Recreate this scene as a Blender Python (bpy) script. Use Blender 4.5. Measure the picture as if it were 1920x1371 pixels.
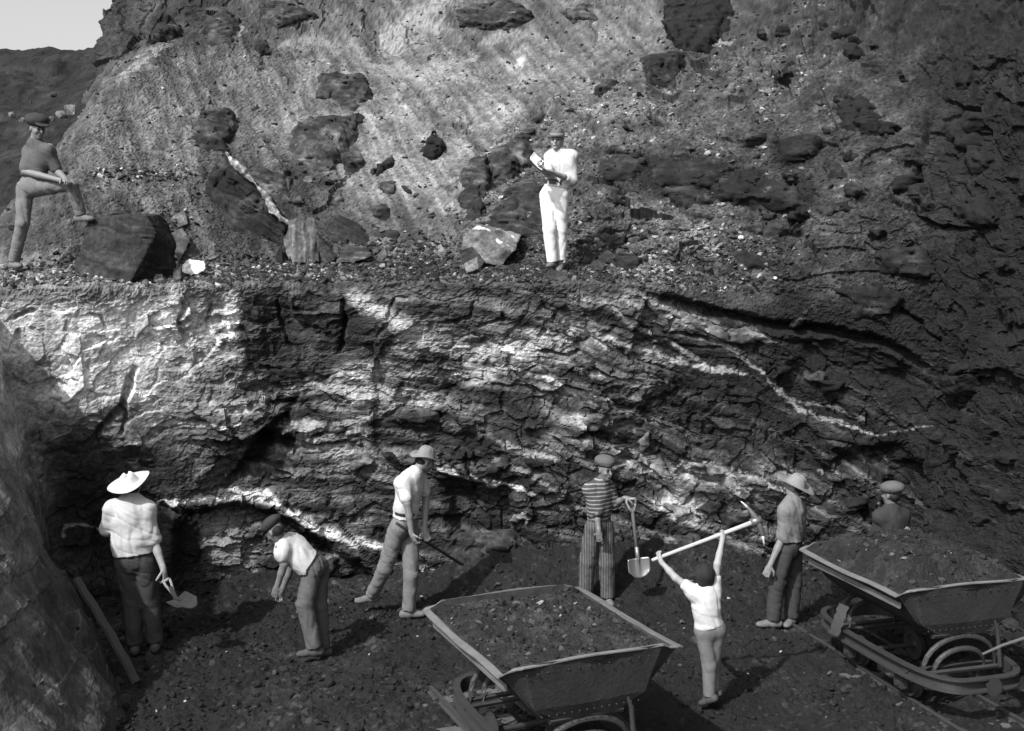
import bpy, bmesh, math, random
import numpy as np
from mathutils import Vector, Matrix

random.seed(4)
SC = bpy.context.scene
COL = SC.collection
for o in list(bpy.data.objects):
    bpy.data.objects.remove(o)

# ------------------------------------------------------------------ camera, sky, sun, exposure
FPX, HZ, CZ = 2100.0, 480.0, 3.8
cam = bpy.data.cameras.new('camera')
cam.sensor_width = 36.0
cam.lens = FPX / 1920 * 36
cam.shift_y = -(685.5 - HZ) / 1920
cam.clip_end = 2000
camo = bpy.data.objects.new('camera', cam)
camo.location = (0, 0, CZ)
camo.rotation_euler = (math.radians(90), 0, 0)
COL.objects.link(camo)
SC.camera = camo

SUN = Vector((-0.42, -0.56, 0.71)).normalized()          # towards the sun: high, from the left behind the viewer
world = bpy.data.worlds.new('World'); SC.world = world
world.use_nodes = True
nt = world.node_tree; nt.nodes.clear()
sky = nt.nodes.new('ShaderNodeTexSky'); sky.sky_type = 'NISHITA'; sky.sun_disc = False
sky.sun_elevation = math.asin(SUN.z)
sky.sun_rotation = math.atan2(SUN.x, SUN.y)
sky.dust_density = 4.0; sky.air_density = 1.0
bw = nt.nodes.new('ShaderNodeRGBToBW')                     # black-and-white photograph: a neutral sky
bg = nt.nodes.new('ShaderNodeBackground'); bg.inputs['Strength'].default_value = 0.15
wo = nt.nodes.new('ShaderNodeOutputWorld')
nt.links.new(sky.outputs[0], bw.inputs[0]); nt.links.new(bw.outputs[0], bg.inputs[0]); nt.links.new(bg.outputs[0], wo.inputs[0])
sl = bpy.data.lights.new('sun', 'SUN'); sl.energy = 3.7; sl.angle = math.radians(0.8); sl.color = (1, 1, 1)
so = bpy.data.objects.new('sun', sl); so.rotation_euler = (-SUN).to_track_quat('-Z', 'Y').to_euler(); so.location = (0, 0, 30)
COL.objects.link(so)
SC.view_settings.view_transform = 'Standard'; SC.view_settings.look = 'None'
SC.view_settings.exposure = 0.8; SC.view_settings.gamma = 1.0
SC.view_settings.use_curve_mapping = False

# ------------------------------------------------------------------ helpers
def P(px, py, Y):
    return np.array([(px - 960) / FPX * Y, Y, CZ - (py - HZ) / FPX * Y])

def project(p):
    return 960 + FPX * p[..., 0] / p[..., 1], HZ + FPX * (CZ - p[..., 2]) / p[..., 1]

_rng = np.random.RandomState(7)
_perm = _rng.permutation(512).astype(np.int32)
_perm = np.concatenate([_perm, _perm, _perm])
_grad = _rng.normal(size=(512, 3)).astype(np.float32); _grad /= np.linalg.norm(_grad, axis=1)[:, None]

def pn(x, y, z, seed=0):
    """gradient noise, about -0.7..0.7"""
    x = np.asarray(x, np.float32) + seed * 17.31; y = np.asarray(y, np.float32) + seed * 5.77; z = np.asarray(z, np.float32) - seed * 9.13
    xi = np.floor(x); yi = np.floor(y); zi = np.floor(z)
    fx, fy, fz = x - xi, y - yi, z - zi
    xi = xi.astype(np.int32) & 511; yi = yi.astype(np.int32) & 511; zi = zi.astype(np.int32) & 511
    u = fx * fx * fx * (fx * (fx * 6 - 15) + 10); v = fy * fy * fy * (fy * (fy * 6 - 15) + 10); w = fz * fz * fz * (fz * (fz * 6 - 15) + 10)
    out = 0
    for dx in (0, 1):
        wx = u if dx else 1 - u
        pxi = _perm[xi + dx]
        for dy in (0, 1):
            wy = v if dy else 1 - v
            pyi = _perm[pxi + yi + dy]
            for dz in (0, 1):
                wz = w if dz else 1 - w
                g = _grad[_perm[pyi + zi + dz]]
                out = out + wx * wy * wz * (g[..., 0] * (fx - dx) + g[..., 1] * (fy - dy) + g[..., 2] * (fz - dz))
    return out

def fbm(x, y, z, octv=4, seed=0, gain=0.5, ridged=False):
    a, f, s = 1.0, 1.0, 0
    for i in range(octv):
        n = pn(x * f, y * f, z * f, seed + i * 3)
        if ridged: n = 0.35 - np.abs(n) * 1.6
        s = s + a * n; a *= gain; f *= 2.03
    return s

def facets(a, b, seed, slope=1.0):
    """cells with a random tilted plane each: broken, angular rock.  returns (height, edge distance, cell value)"""
    a = np.asarray(a, np.float32); b = np.asarray(b, np.float32)
    ia = np.floor(a).astype(np.int32); ib = np.floor(b).astype(np.int32)
    best = np.full(a.shape, 9e9, np.float32); sec = best.copy(); h = np.zeros_like(best); cv = np.zeros_like(best)
    for da in (-1, 0, 1):
        for db in (-1, 0, 1):
            ca = ia + da; cb = ib + db
            k = _perm[(_perm[(ca + seed * 31) & 511] + cb) & 511]
            jx = ((k * 37) & 511) / 511.0; jy = ((k * 91 + 13) & 511) / 511.0
            ra = a - (ca + jx); rb = b - (cb + jy)
            d = ra * ra + rb * rb
            g = _grad[k]
            hh = g[..., 0] * ra * slope + g[..., 1] * rb * slope + g[..., 2] * 0.6
            m = d < best
            sec = np.where(m, best, np.minimum(sec, d))
            h = np.where(m, hh, h); cv = np.where(m, (k & 255) / 255.0, cv); best = np.where(m, d, best)
    return h, np.sqrt(sec) - np.sqrt(best), cv

def seg_dist(px, py, pts):
    """distance to a polyline (N) and the position 0..1 along it"""
    best = np.full(np.shape(px), 1e9, np.float32); tt = np.zeros(np.shape(px), np.float32)
    n = len(pts) - 1
    for i in range(n):
        ax, ay = pts[i]; bx, by = pts[i + 1]
        dx, dy = bx - ax, by - ay; l2 = dx * dx + dy * dy + 1e-9
        t = np.clip(((px - ax) * dx + (py - ay) * dy) / l2, 0, 1)
        d = np.hypot(px - ax - t * dx, py - ay - t * dy)
        m = d < best
        best = np.where(m, d, best); tt = np.where(m, (i + t) / n, tt)
    return best, tt

def poly_sd(px, py, pts):
    """signed distance to a polygon, negative inside"""
    d, _ = seg_dist(px, py, list(pts) + [pts[0]])
    ins = np.zeros(np.shape(px), bool)
    n = len(pts)
    for i in range(n):
        x1, y1 = pts[i]; x2, y2 = pts[(i + 1) % n]
        if y1 == y2: continue
        c = ((y1 > py) != (y2 > py)) & (px < (x2 - x1) * (py - y1) / (y2 - y1) + x1)
        ins ^= c
    return np.where(ins, -d, d)

def sstep(a, b, x):
    t = np.clip((x - a) / (b - a), 0, 1); return t * t * (3 - 2 * t)

def lin(v): return (np.maximum(v, 0) / 255.0) ** 2.2

def mesh_np(name, V, F, tone=None, smooth=False):
    me = bpy.data.meshes.new(name)
    V = np.ascontiguousarray(V, np.float32); F = np.ascontiguousarray(F, np.int32)
    me.vertices.add(len(V)); me.vertices.foreach_set('co', V.ravel())
    k = F.shape[1]
    me.loops.add(F.size); me.loops.foreach_set('vertex_index', F.ravel())
    me.polygons.add(len(F)); me.polygons.foreach_set('loop_start', np.arange(0, F.size, k, dtype=np.int32))
    me.polygons.foreach_set('use_smooth', np.full(len(F), smooth))
    me.update(calc_edges=True)
    if tone is not None:
        at = me.attributes.new('tone', 'FLOAT', 'POINT'); at.data.foreach_set('value', np.ascontiguousarray(tone, np.float32))
    return me

def link(name, me, mat=None, parent=None, base=None):
    o = bpy.data.objects.new(name, me)
    if mat is not None and me is not None and not me.materials: me.materials.append(mat)
    COL.objects.link(o)
    if parent is not None: o.parent = parent
    return o

def tag(o, label=None, cat=None, group=None, kind=None):
    if label: o['label'] = label
    if cat: o['category'] = cat
    if group: o['group'] = group
    if kind: o['kind'] = kind
    return o

def empty(name, loc, label, cat, group=None):
    o = bpy.data.objects.new(name, None); o.location = Vector([float(c) for c in loc]); o.empty_display_size = 0.2
    COL.objects.link(o); return tag(o, label, cat, group)

# ------------------------------------------------------------------ materials (all neutral: a black-and-white plate)
def new_mat(name):
    m = bpy.data.materials.new(name); m.use_nodes = True
    b = m.node_tree.nodes['Principled BSDF']
    b.inputs['Specular IOR Level'].default_value = 0.2
    return m, m.node_tree, b

def N(nt, t, **kw):
    n = nt.nodes.new(t)
    for k, v in kw.items(): setattr(n, k, v)
    return n

def math_node(nt, op, a, b=None):
    n = N(nt, 'ShaderNodeMath', operation=op)
    for i, v in enumerate((a, b)):
        if v is None: continue
        if isinstance(v, (int, float)): n.inputs[i].default_value = v
        else: nt.links.new(v, n.inputs[i])
    return n.outputs[0]

def noise_tex(nt, scale, detail=4, rough=0.6, coord='Object'):
    tc = N(nt, 'ShaderNodeTexCoord'); n = N(nt, 'ShaderNodeTexNoise')
    n.inputs['Scale'].default_value = scale; n.inputs['Detail'].default_value = detail; n.inputs['Roughness'].default_value = rough
    nt.links.new(tc.outputs[coord], n.inputs['Vector'])
    return n.outputs['Fac']

def rock_mat(name, rough=0.9, s1=9.0, s2=45.0, c1=0.8, c2=0.9, bump=0.35, base=None, spec=0.2):
    """grey rock: the tone attribute (or a base value) times two scales of grain, with a fine bump"""
    m, nt, b = new_mat(name)
    if base is None:
        at = N(nt, 'ShaderNodeAttribute', attribute_name='tone'); src = at.outputs['Fac']
    else:
        v = N(nt, 'ShaderNodeValue'); v.outputs[0].default_value = base; src = v.outputs[0]
    n1 = noise_tex(nt, s1, 5, 0.65); n2 = noise_tex(nt, s2, 4, 0.7)
    f1 = math_node(nt, 'ADD', math_node(nt, 'MULTIPLY', n1, 2 * c1), 1 - c1)
    f2 = math_node(nt, 'ADD', math_node(nt, 'MULTIPLY', n2, 2 * c2), 1 - c2)
    val = math_node(nt, 'MULTIPLY', math_node(nt, 'MULTIPLY', src, f1), f2)
    val = math_node(nt, 'MINIMUM', math_node(nt, 'MAXIMUM', val, 0.006), 0.85)
    cc = N(nt, 'ShaderNodeCombineColor')
    for i in range(3): nt.links.new(val, cc.inputs[i])
    nt.links.new(cc.outputs[0], b.inputs['Base Color'])
    b.inputs['Roughness'].default_value = rough
    b.inputs['Specular IOR Level'].default_value = spec
    bp = N(nt, 'ShaderNodeBump'); bp.inputs['Strength'].default_value = bump; bp.inputs['Distance'].default_value = 0.02
    nt.links.new(n2, bp.inputs['Height']); nt.links.new(bp.outputs[0], b.inputs['Normal'])
    return m

def plain_mat(name, v, rough=0.85, var=0.25, scale=14.0, bump=0.15, bdist=0.006, spec=0.2, metal=0.0):
    m, nt, b = new_mat(name)
    n = noise_tex(nt, scale, 5, 0.65)
    n2 = noise_tex(nt, scale * 9, 3, 0.6)
    f = math_node(nt, 'ADD', math_node(nt, 'MULTIPLY', n, 2 * var), 1 - var)
    f2 = math_node(nt, 'ADD', math_node(nt, 'MULTIPLY', n2, var), 1 - var * 0.5)
    val = math_node(nt, 'MINIMUM', math_node(nt, 'MULTIPLY', math_node(nt, 'MULTIPLY', f, v), f2), 0.88)
    cc = N(nt, 'ShaderNodeCombineColor')
    for i in range(3): nt.links.new(val, cc.inputs[i])
    nt.links.new(cc.outputs[0], b.inputs['Base Color'])
    b.inputs['Roughness'].default_value = rough; b.inputs['Metallic'].default_value = metal
    b.inputs['Specular IOR Level'].default_value = spec
    bp = N(nt, 'ShaderNodeBump'); bp.inputs['Strength'].default_value = bump; bp.inputs['Distance'].default_value = bdist
    nt.links.new(n2, bp.inputs['Height']); nt.links.new(bp.outputs[0], b.inputs['Normal'])
    return m

def stripe_mat(name, dark, light, axis, freq, duty, warp=0.012):
    m, nt, b = new_mat(name)
    tc = N(nt, 'ShaderNodeTexCoord'); sp = N(nt, 'ShaderNodeSeparateXYZ'); nt.links.new(tc.outputs['Object'], sp.inputs[0])
    w = noise_tex(nt, 9, 3)
    c = math_node(nt, 'ADD', sp.outputs[axis], math_node(nt, 'MULTIPLY', math_node(nt, 'SUBTRACT', w, 0.5), warp * 2))
    fr = math_node(nt, 'FRACT', math_node(nt, 'MULTIPLY', c, freq))
    st = math_node(nt, 'LESS_THAN', fr, duty)
    gr = noise_tex(nt, 25, 4)
    v = math_node(nt, 'ADD', math_node(nt, 'MULTIPLY', st, light - dark), dark)
    v = math_node(nt, 'MULTIPLY', v, math_node(nt, 'ADD', math_node(nt, 'MULTIPLY', gr, 0.7), 0.65))
    cc = N(nt, 'ShaderNodeCombineColor')
    for i in range(3): nt.links.new(v, cc.inputs[i])
    nt.links.new(cc.outputs[0], b.inputs['Base Color']); b.inputs['Roughness'].default_value = 0.9
    return m

M = {}
M['rock'] = rock_mat('quarry rock')
M['floor'] = rock_mat('pit floor earth', s1=5, s2=38, c1=0.7, c2=1.0, bump=0.5)
M['hill'] = rock_mat('hill scrub', s1=1.2, s2=6, c1=0.9, c2=0.9, bump=0.3)

# ------------------------------------------------------------------ terrain: one lofted surface, split into named pieces
def col(*rows): return [np.array(r, float) for r in rows]
CTRL = [
 col((-2.9,5.2,-.4),(-3.0,5.2,0),(-3.9,5.2,1),(-5.2,5.2,2.3),(-6.4,5.2,3.4),(-7.2,5.2,3.6),(-8,5.2,3.7),(-9,5.2,3.8),(-10,5.2,3.9),(-13,5.2,4)),
 col((-3.0,8.8,-.4),(-3.1,8.8,0),(-3.75,8.8,1),(-4.6,8.8,2.3),(-5.4,8.8,3.5),(-6.3,8.8,3.9),(-8,8.8,3.6),(-9,8.8,3.7),(-10,8.8,3.8),(-13,8.8,4)),
 col((-3.7,10.6,-.4),(-3.78,10.6,0),(-4.35,10.65,1),(-4.85,10.7,2.3),(-5.4,10.6,3.45),(-6.8,10.9,3.58),(-8,11.2,3.6),(-9,11.6,3.6),(-10,12,3.7),(-13,12,3.8)),
 col((-4.85,12.2,-.4),(-4.85,12.1,0),(-5.05,12.05,1),(-5.2,11.85,2.3),(-5.5,11.6,3.49),(-6.3,12.4,3.6),(-6.9,13.2,3.6),(-7.4,14.5,3.6),(-8.2,17,3.8),(-9.5,21,4.5)),
 col((-4.3,12.7,-.4),(-4.3,12.55,0),(-4.35,12.45,1),(-4.5,12.12,2.3),(-4.6,11.8,3.49),(-5.0,12.9,3.68),P(122,345,14.0),P(122,275,14.8),P(235,115,18),P(240,104,21)),
 col((-3.55,12.9,-.4),(-3.55,12.8,0),(-3.6,12.7,1),(-3.75,12.45,2.3),(-3.8,12.2,3.49),(-3.95,13.4,3.70),P(320,350,14.3),P(330,230,16),P(370,85,18.5),P(420,20,21)),
 col((-2.4,13.0,-.4),(-2.4,12.95,0),(-2.4,12.95,1),(-2.45,12.9,2.3),(-2.45,12.75,3.49),(-2.55,14.0,3.71),P(580,400,14.9),P(590,240,16.6),P(590,90,19),P(590,-250,23)),
 col((0,13.0,-.4),(0,12.95,0),(0,13.05,1),(0,13.05,2.3),(0,12.85,3.49),(0,14.1,3.71),P(960,400,14.7),P(960,240,16.5),P(960,90,19),P(960,-250,23)),
 col((1.55,13.0,-.4),(1.55,12.95,0),(1.55,13.1,1),(1.6,13.15,2.3),(1.6,13.0,3.48),(1.62,13.95,3.71),P(1200,400,14.4),P(1210,240,15.8),P(1220,90,17.6),P(1230,-250,21)),
 col((3.0,13.1,-.4),(3.0,13.1,0),(3.05,13.2,1),(3.1,13.42,2.45),(3.2,13.28,3.0),(3.2,13.35,3.5),P(1450,400,14.0),P(1460,240,14.9),P(1480,90,16.3),P(1490,-250,19)),
 col((4.5,13.2,-.4),(4.5,13.2,0),(4.5,13.2,1),(4.55,13.2,2.1),(4.55,13.0,2.7),(4.6,13.0,3.5),P(1690,400,13.3),P(1700,240,13.9),P(1720,90,14.8),P(1740,-250,17)),
 col((4.95,12.4,-.4),(4.95,12.4,0),(5.0,12.4,1),(5.05,12.4,2.2),(5.1,12.4,2.9),(5.15,12.45,3.5),(5.4,12.6,4.3),(5.7,12.8,5.2),(6.1,13.2,6.3),(7.2,14.5,9)),
 col((5.25,10.8,-.4),(5.25,10.8,0),(5.3,10.8,1),(5.4,10.8,2.2),(5.5,10.8,2.9),(5.6,10.8,3.5),(5.8,10.8,4.3),(6.1,10.9,5.2),(6.5,11,6.3),(8,11.5,9)),
 col((5.5,7.5,-.4),(5.5,7.5,0),(5.6,7.5,1),(5.8,7.5,2.2),(6,7.5,2.9),(6.2,7.5,3.5),(6.5,7.5,4.3),(6.9,7.5,5.2),(7.3,7.5,6.3),(9,8,9)),
]
CT = np.array(CTRL)                                  # cols, rows, 3
def catmull(C, t):
    n = len(C); i = np.clip(np.floor(t).astype(int), 0, n - 2); f = (t - i)[:, None, None]
    g = lambda k: C[np.clip(k, 0, n - 1)]
    p0, p1, p2, p3 = g(i - 1), g(i), g(i + 1), g(i + 2)
    m1, m2 = (p2 - p0) * 0.42, (p3 - p1) * 0.42
    f2, f3 = f * f, f * f * f
    return (2 * f3 - 3 * f2 + 1) * p1 + (f3 - 2 * f2 + f) * m1 + (-2 * f3 + 3 * f2) * p2 + (f3 - f2) * m2

def even_params(C, n, tgt):
    """n parameter values spaced evenly in the picture along rail tgt of control points C (K,3)"""
    t = np.linspace(0, len(C) - 1, 3000)
    q = catmull(C[:, None, :], t)[:, 0]
    x, y = project(q)
    ds = np.hypot(np.diff(x), np.diff(y)) + 2
    ds += 90 * np.linalg.norm(np.diff(q, axis=0), axis=1)
    s = np.concatenate([[0], np.cumsum(ds)])
    return np.interp(np.linspace(0, s[-1], n), s, t)

NU = 1180
ut = even_params(CT[:, 3], NU, 3)
UC = catmull(CT, ut)                                 # NU, rows, 3
seg_n = [10, 100, 130, 120, 46, 90, 110, 90, 70]     # samples per row band
vt = np.concatenate([np.linspace(i, i + 1, n, endpoint=False) for i, n in enumerate(seg_n)] + [[9.0]])
i0 = np.clip(np.floor(vt).astype(int), 0, 8); fv = (vt - i0)[None, :, None]
SURF = UC[:, i0] * (1 - fv) + UC[:, i0 + 1] * fv     # NU, NV, 3
def smooth_v(A, k, it):
    for _ in range(it):
        B = A.copy(); B[:, k:-k] = (A[:, :-2 * k] + 2 * A[:, k:-k] + A[:, 2 * k:]) / 4; A = B
    return A
SURF = smooth_v(SURF, 3, 3)
NV = SURF.shape[1]
du = np.gradient(SURF, axis=0); dv = np.gradient(SURF, axis=1)
NRM = np.cross(du, dv); NRM /= np.linalg.norm(NRM, axis=2)[..., None] + 1e-9
# coarse version of the normal so that displacement does not fold
X, Y, Z = [SURF[..., i].astype(np.float32) for i in range(3)]
PX, PY = project(SURF)
PX = PX.astype(np.float32); PY = PY.astype(np.float32)
UU = np.broadcast_to(ut[:, None], X.shape); VV = np.broadcast_to(vt[None, :], X.shape)

# ---- rock colour per place with the visible light and shade painted in, read from the photograph (0..255 as printed), 20 x 15 cells of 96 px
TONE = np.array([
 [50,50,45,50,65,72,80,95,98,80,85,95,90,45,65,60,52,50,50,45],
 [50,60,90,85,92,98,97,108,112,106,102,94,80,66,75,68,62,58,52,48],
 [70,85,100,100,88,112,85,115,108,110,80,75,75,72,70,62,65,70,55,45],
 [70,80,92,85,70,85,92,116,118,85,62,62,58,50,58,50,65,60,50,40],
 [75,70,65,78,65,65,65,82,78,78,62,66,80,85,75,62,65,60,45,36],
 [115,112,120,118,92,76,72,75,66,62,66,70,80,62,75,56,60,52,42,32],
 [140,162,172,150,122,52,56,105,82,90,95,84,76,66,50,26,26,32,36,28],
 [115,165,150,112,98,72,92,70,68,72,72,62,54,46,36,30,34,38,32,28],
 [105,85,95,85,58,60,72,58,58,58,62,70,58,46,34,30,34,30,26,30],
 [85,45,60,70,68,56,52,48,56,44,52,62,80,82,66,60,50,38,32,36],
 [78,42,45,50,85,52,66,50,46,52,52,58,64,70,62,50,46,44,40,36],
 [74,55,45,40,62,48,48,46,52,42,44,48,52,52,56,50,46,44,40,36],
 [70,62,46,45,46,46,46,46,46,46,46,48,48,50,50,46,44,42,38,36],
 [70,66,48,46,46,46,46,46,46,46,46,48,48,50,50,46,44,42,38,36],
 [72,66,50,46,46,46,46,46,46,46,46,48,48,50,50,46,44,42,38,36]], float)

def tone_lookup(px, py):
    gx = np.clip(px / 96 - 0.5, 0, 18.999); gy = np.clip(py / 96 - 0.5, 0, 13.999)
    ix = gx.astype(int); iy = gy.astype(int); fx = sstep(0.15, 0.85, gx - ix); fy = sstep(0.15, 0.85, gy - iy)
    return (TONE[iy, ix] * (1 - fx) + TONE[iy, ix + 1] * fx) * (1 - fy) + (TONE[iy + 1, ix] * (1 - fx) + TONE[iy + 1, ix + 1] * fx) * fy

w1 = fbm(X * 1.3, Y * 1.3, Z * 1.3, 4, 11); w2 = fbm(X * 1.3, Y * 1.3, Z * 1.3, 4, 23)
w3 = fbm(X * 7, Y * 7, Z * 7, 3, 31); w4 = fbm(X * 7, Y * 7, Z * 7, 3, 41)
WX = PX + 55 * w1 + 9 * w3; WY = PY + 45 * w2 + 9 * w4          # warped: no straight seams between materials
WX2 = PX + 10 * w1 + 7 * w3; WY2 = PY + 10 * w2 + 7 * w4        # lightly warped: for veins and cracks
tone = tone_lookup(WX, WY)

# materials with a clear edge: (outline, printed value, softness px)
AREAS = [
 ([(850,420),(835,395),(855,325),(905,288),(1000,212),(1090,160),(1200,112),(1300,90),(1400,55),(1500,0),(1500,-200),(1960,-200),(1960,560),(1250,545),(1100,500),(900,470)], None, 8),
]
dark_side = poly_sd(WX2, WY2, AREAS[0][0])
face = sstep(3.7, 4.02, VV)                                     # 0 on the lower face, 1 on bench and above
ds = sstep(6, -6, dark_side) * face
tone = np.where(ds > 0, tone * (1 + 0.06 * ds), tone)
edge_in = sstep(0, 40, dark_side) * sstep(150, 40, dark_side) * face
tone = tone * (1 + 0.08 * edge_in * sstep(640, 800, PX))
# dark slate and light clay on the lower face; some dark patches are painted shade
PAN = [([(445,600),(455,560),(640,555),(730,600),(735,655),(640,680),(600,720),(520,720),(460,690)], 44, 6, .85),
       ([(640,555),(655,545),(640,660),(625,660)], 22, 5, .8),
       ([(760,560),(1000,560),(1100,590),(1080,640),(900,640),(830,620)], 56, 10, .6),
       ([(1270,640),(1350,640),(1450,700),(1490,780),(1440,850),(1330,830),(1250,760)], 36, 12, .7),
       ([(900,720),(1010,720),(1010,830),(930,830)], 32, 10, .7),
       ([(1460,640),(1560,600),(1720,650),(1740,730),(1650,740),(1520,700)], 24, 10, .8),  # shade under the overhanging ledge, painted dark
       ([(500,780),(550,770),(500,870),(430,900)], 26, 8, .8),
       ([(90,840),(200,830),(330,850),(330,930),(110,1000)], 40, 14, .6),  # shade of the undercut painted into the rock colour
       ([(330,955),(400,950),(420,985),(380,1000),(370,1080),(310,1080)], 16, 8, .8),  # cast shadow on the wall beside the straw-hat man, painted dark
       ([(470,950),(540,960),(640,1020),(600,1060),(510,1030)], 28, 8, .7),  # painted shade below the arched vein
       ([(820,870),(960,920),(1000,1000),(880,960),(800,930)], 30, 10, .7),
       ([(450,330),(560,310),(620,340),(560,390),(480,390)], 52, 10, .7),
       ([(1120,300),(1220,290),(1320,310),(1420,320),(1530,380),(1480,400),(1350,370),(1230,360),(1130,330)], 26, 8, .75),
       ([(1430,260),(1550,255),(1520,300),(1450,300)], 36, 7, .7),
       ([(0,545),(60,540),(110,560),(100,590),(20,600)], 100, 8, .6)]
darkm = np.zeros_like(tone)
for pts, val, soft, amt in PAN:
    x0 = min(p[0] for p in pts) - 60; x1 = max(p[0] for p in pts) + 60; y0 = min(p[1] for p in pts) - 60; y1 = max(p[1] for p in pts) + 60
    m = (PX > x0) & (PX < x1) & (PY > y0) & (PY < y1)
    a = sstep(soft, -soft, poly_sd(WX2[m] + 6 * w3[m], WY2[m] + 6 * w4[m], pts)) * amt
    tone[m] = tone[m] * (1 - a) + val * a
    darkm[m] = np.maximum(darkm[m], a * (val < 60))

# strata on the lower face, following an arch: dipping right on the right-hand side
sx = X.copy(); arch = Z + 0.035 * (X + 2.2) ** 2 * np.where(X > -2.2, 1, 0.5) * 1.2
st = arch + 0.09 * w1 + 0.02 * w3
bands = fbm(sx * 0.8, st * 9, Y * 0.4, 4, 52)
bandm = (1 - face) * sstep(330, 560, PX) * (1 - .6 * darkm)
tone = tone * (1 + bandm * np.clip(bands * 1.5, -0.55, 0.8))
# blotches at all scales
bl = fbm(X * 3.1, Y * 3.1, Z * 3.1, 5, 61, 0.6)
tal = face * (1 - ds)                                         # the smooth pale talus
tone = tone * np.exp((0.55 - 0.24 * tal - .2 * sstep(480, 300, PX) * (1 - face)) * bl)
fine = fbm(X * 21, Y * 21, Z * 21, 3, 71, 0.65)
fine = fine * (1 - .5 * sstep(3.0, 2.2, UU))
soft_t = sstep(480, 300, PX) * (1 - face) * sstep(830, 760, PY)
tone = tone * np.exp((0.46 - 0.12 * tal - .22 * soft_t - .16 * darkm) * fine) * (1 + .18 * soft_t)
# rills run down the talus
rill = fbm(X * 5.5 + Z * 4.0, Y * 0.5, Z * 0.4, 4, 81)
rill2 = fbm((X + .55 * Z) * 11, Z * .9, Y * .9, 3, 83)
tone = tone * (1 + 0.34 * tal * rill + .30 * tal * rill2)

# pale mineral veins: (points, half width px, printed value, how broken 0..1)
VEINS = [
 ([(285,950),(340,948),(390,936),(440,929),(490,931),(530,950),(580,980),(640,1004),(690,1017),(725,1026)], 9, 190, .34),
 ([(120,1010),(125,990),(150,985),(190,993)], 3, 130, .4),
 ([(822,877),(870,890),(920,902),(975,915)], 4.5, 165, .48),
 ([(975,915),(1060,950),(1120,960)], 3, 120, .5),
 ([(1180,545),(1240,572),(1300,602),(1350,640),(1400,676),(1450,720),(1500,770),(1530,784),(1600,800),(1650,816),(1690,808),(1745,796)], 4, 128, .5),
 ([(1270,575),(1330,610),(1390,630),(1455,636)], 9, 98, .15),
 ([(655,552),(700,580),(740,600),(780,625),(812,652)], 19, 150, .34),
 ([(870,685),(920,650),(980,643),(1040,640),(1090,632),(1150,642)], 15, 150, .6),
 ([(1130,560),(1200,610),(1260,640),(1330,690)], 6, 125, .5),
 ([(1180,650),(1250,672),(1330,690),(1400,700)], 5, 150, .5),
 ([(530,740),(600,726),(680,726),(750,745)], 8, 150, .6),
 ([(525,800),(600,802),(660,790),(745,765)], 8, 135, .6),
 ([(560,835),(620,820),(690,812)], 6, 140, .6),
 ([(1015,708),(1060,724),(1100,738),(1150,752)], 5, 170, .35),
 ([(880,700),(960,690),(1010,708)], 6, 150, .5),
 ([(270,800),(330,792),(400,796),(450,790)], 4, 165, .4),
 ([(430,545),(436,590),(420,640)], 13, 180, .3),
 ([(330,545),(345,600),(300,640),(230,650)], 18, 172, .4),
 ([(1235,945),(1270,955),(1310,965)], 16, 165, .4),
 ([(1290,870),(1350,885),(1420,910),(1470,930)], 10, 135, .55),
 ([(940,825),(1000,850),(1040,860)], 8, 130, .55),
 ([(1090,790),(1130,800)], 14, 120, .4),
 ([(930,860),(1000,890),(1060,930)], 8, 115, .6),
 ([(1380,905),(1430,920),(1500,935)], 5, 120, .5),
 ([(1540,885),(1570,888)], 7, 110, .4),
 ([(1480,750),(1560,765),(1620,785)], 4, 95, .5),
 ([(715,85),(760,50),(830,8)], 22, 150, .65),
 ([(690,120),(760,135),(850,150)], 12, 140, .65),
 ([(900,80),(960,60),(1010,70)], 8, 130, .6),
 ([(800,140),(850,120),(900,100)], 8, 140, .6),
 ([(225,150),(270,110),(330,62)], 8, 140, .4),
 ([(430,55),(455,52),(445,70)], 4, 140, .4),
 ([(520,85),(600,75),(640,100)], 8, 130, .6),
 ([(640,130),(660,165)], 6, 150, .5),
 ([(975,130),(985,110)], 5, 175, .4),
 ([(600,215),(640,230),(690,215)], 8, 130, .6),
 ([(375,985),(415,1010),(430,1060),(450,1110)], 32, 112, .5),
 ([(1345,90),(1375,88)], 5, 150, .3),
 ([(0,725),(30,740),(40,790),(20,850)], 22, 140, .4),
]
for pts, hw, val, brk in VEINS:
    x0 = min(p[0] for p in pts) - 70; x1 = max(p[0] for p in pts) + 70; y0 = min(p[1] for p in pts) - 70; y1 = max(p[1] for p in pts) + 70
    m = (PX > x0) & (PX < x1) & (PY > y0) & (PY < y1)
    if not m.any(): continue
    d, t = seg_dist(WX2[m] + 0.5 * hw * w4[m], WY2[m] + 0.7 * hw * w3[m], pts)
    tap = np.clip(np.minimum(t, 1 - t) * 8 + 0.35, 0, 1) * (.55 + .85 * sstep(-.25, .35, fbm(X[m] * 3.3, Y[m] * 3.3, Z[m] * 3.3, 2, 191)))
    a = sstep(hw * tap * 1.5, hw * tap * 0.45, d + hw * 1.1 * brk * (fine[m] * 2.2 + bl[m]))
    a = a * np.clip(1.12 - brk * (0.5 + 1.8 * fine[m]), 0, 1)
    tone[m] = tone[m] * (1 - a) + val * a * (1 + 0.25 * fine[m])

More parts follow.
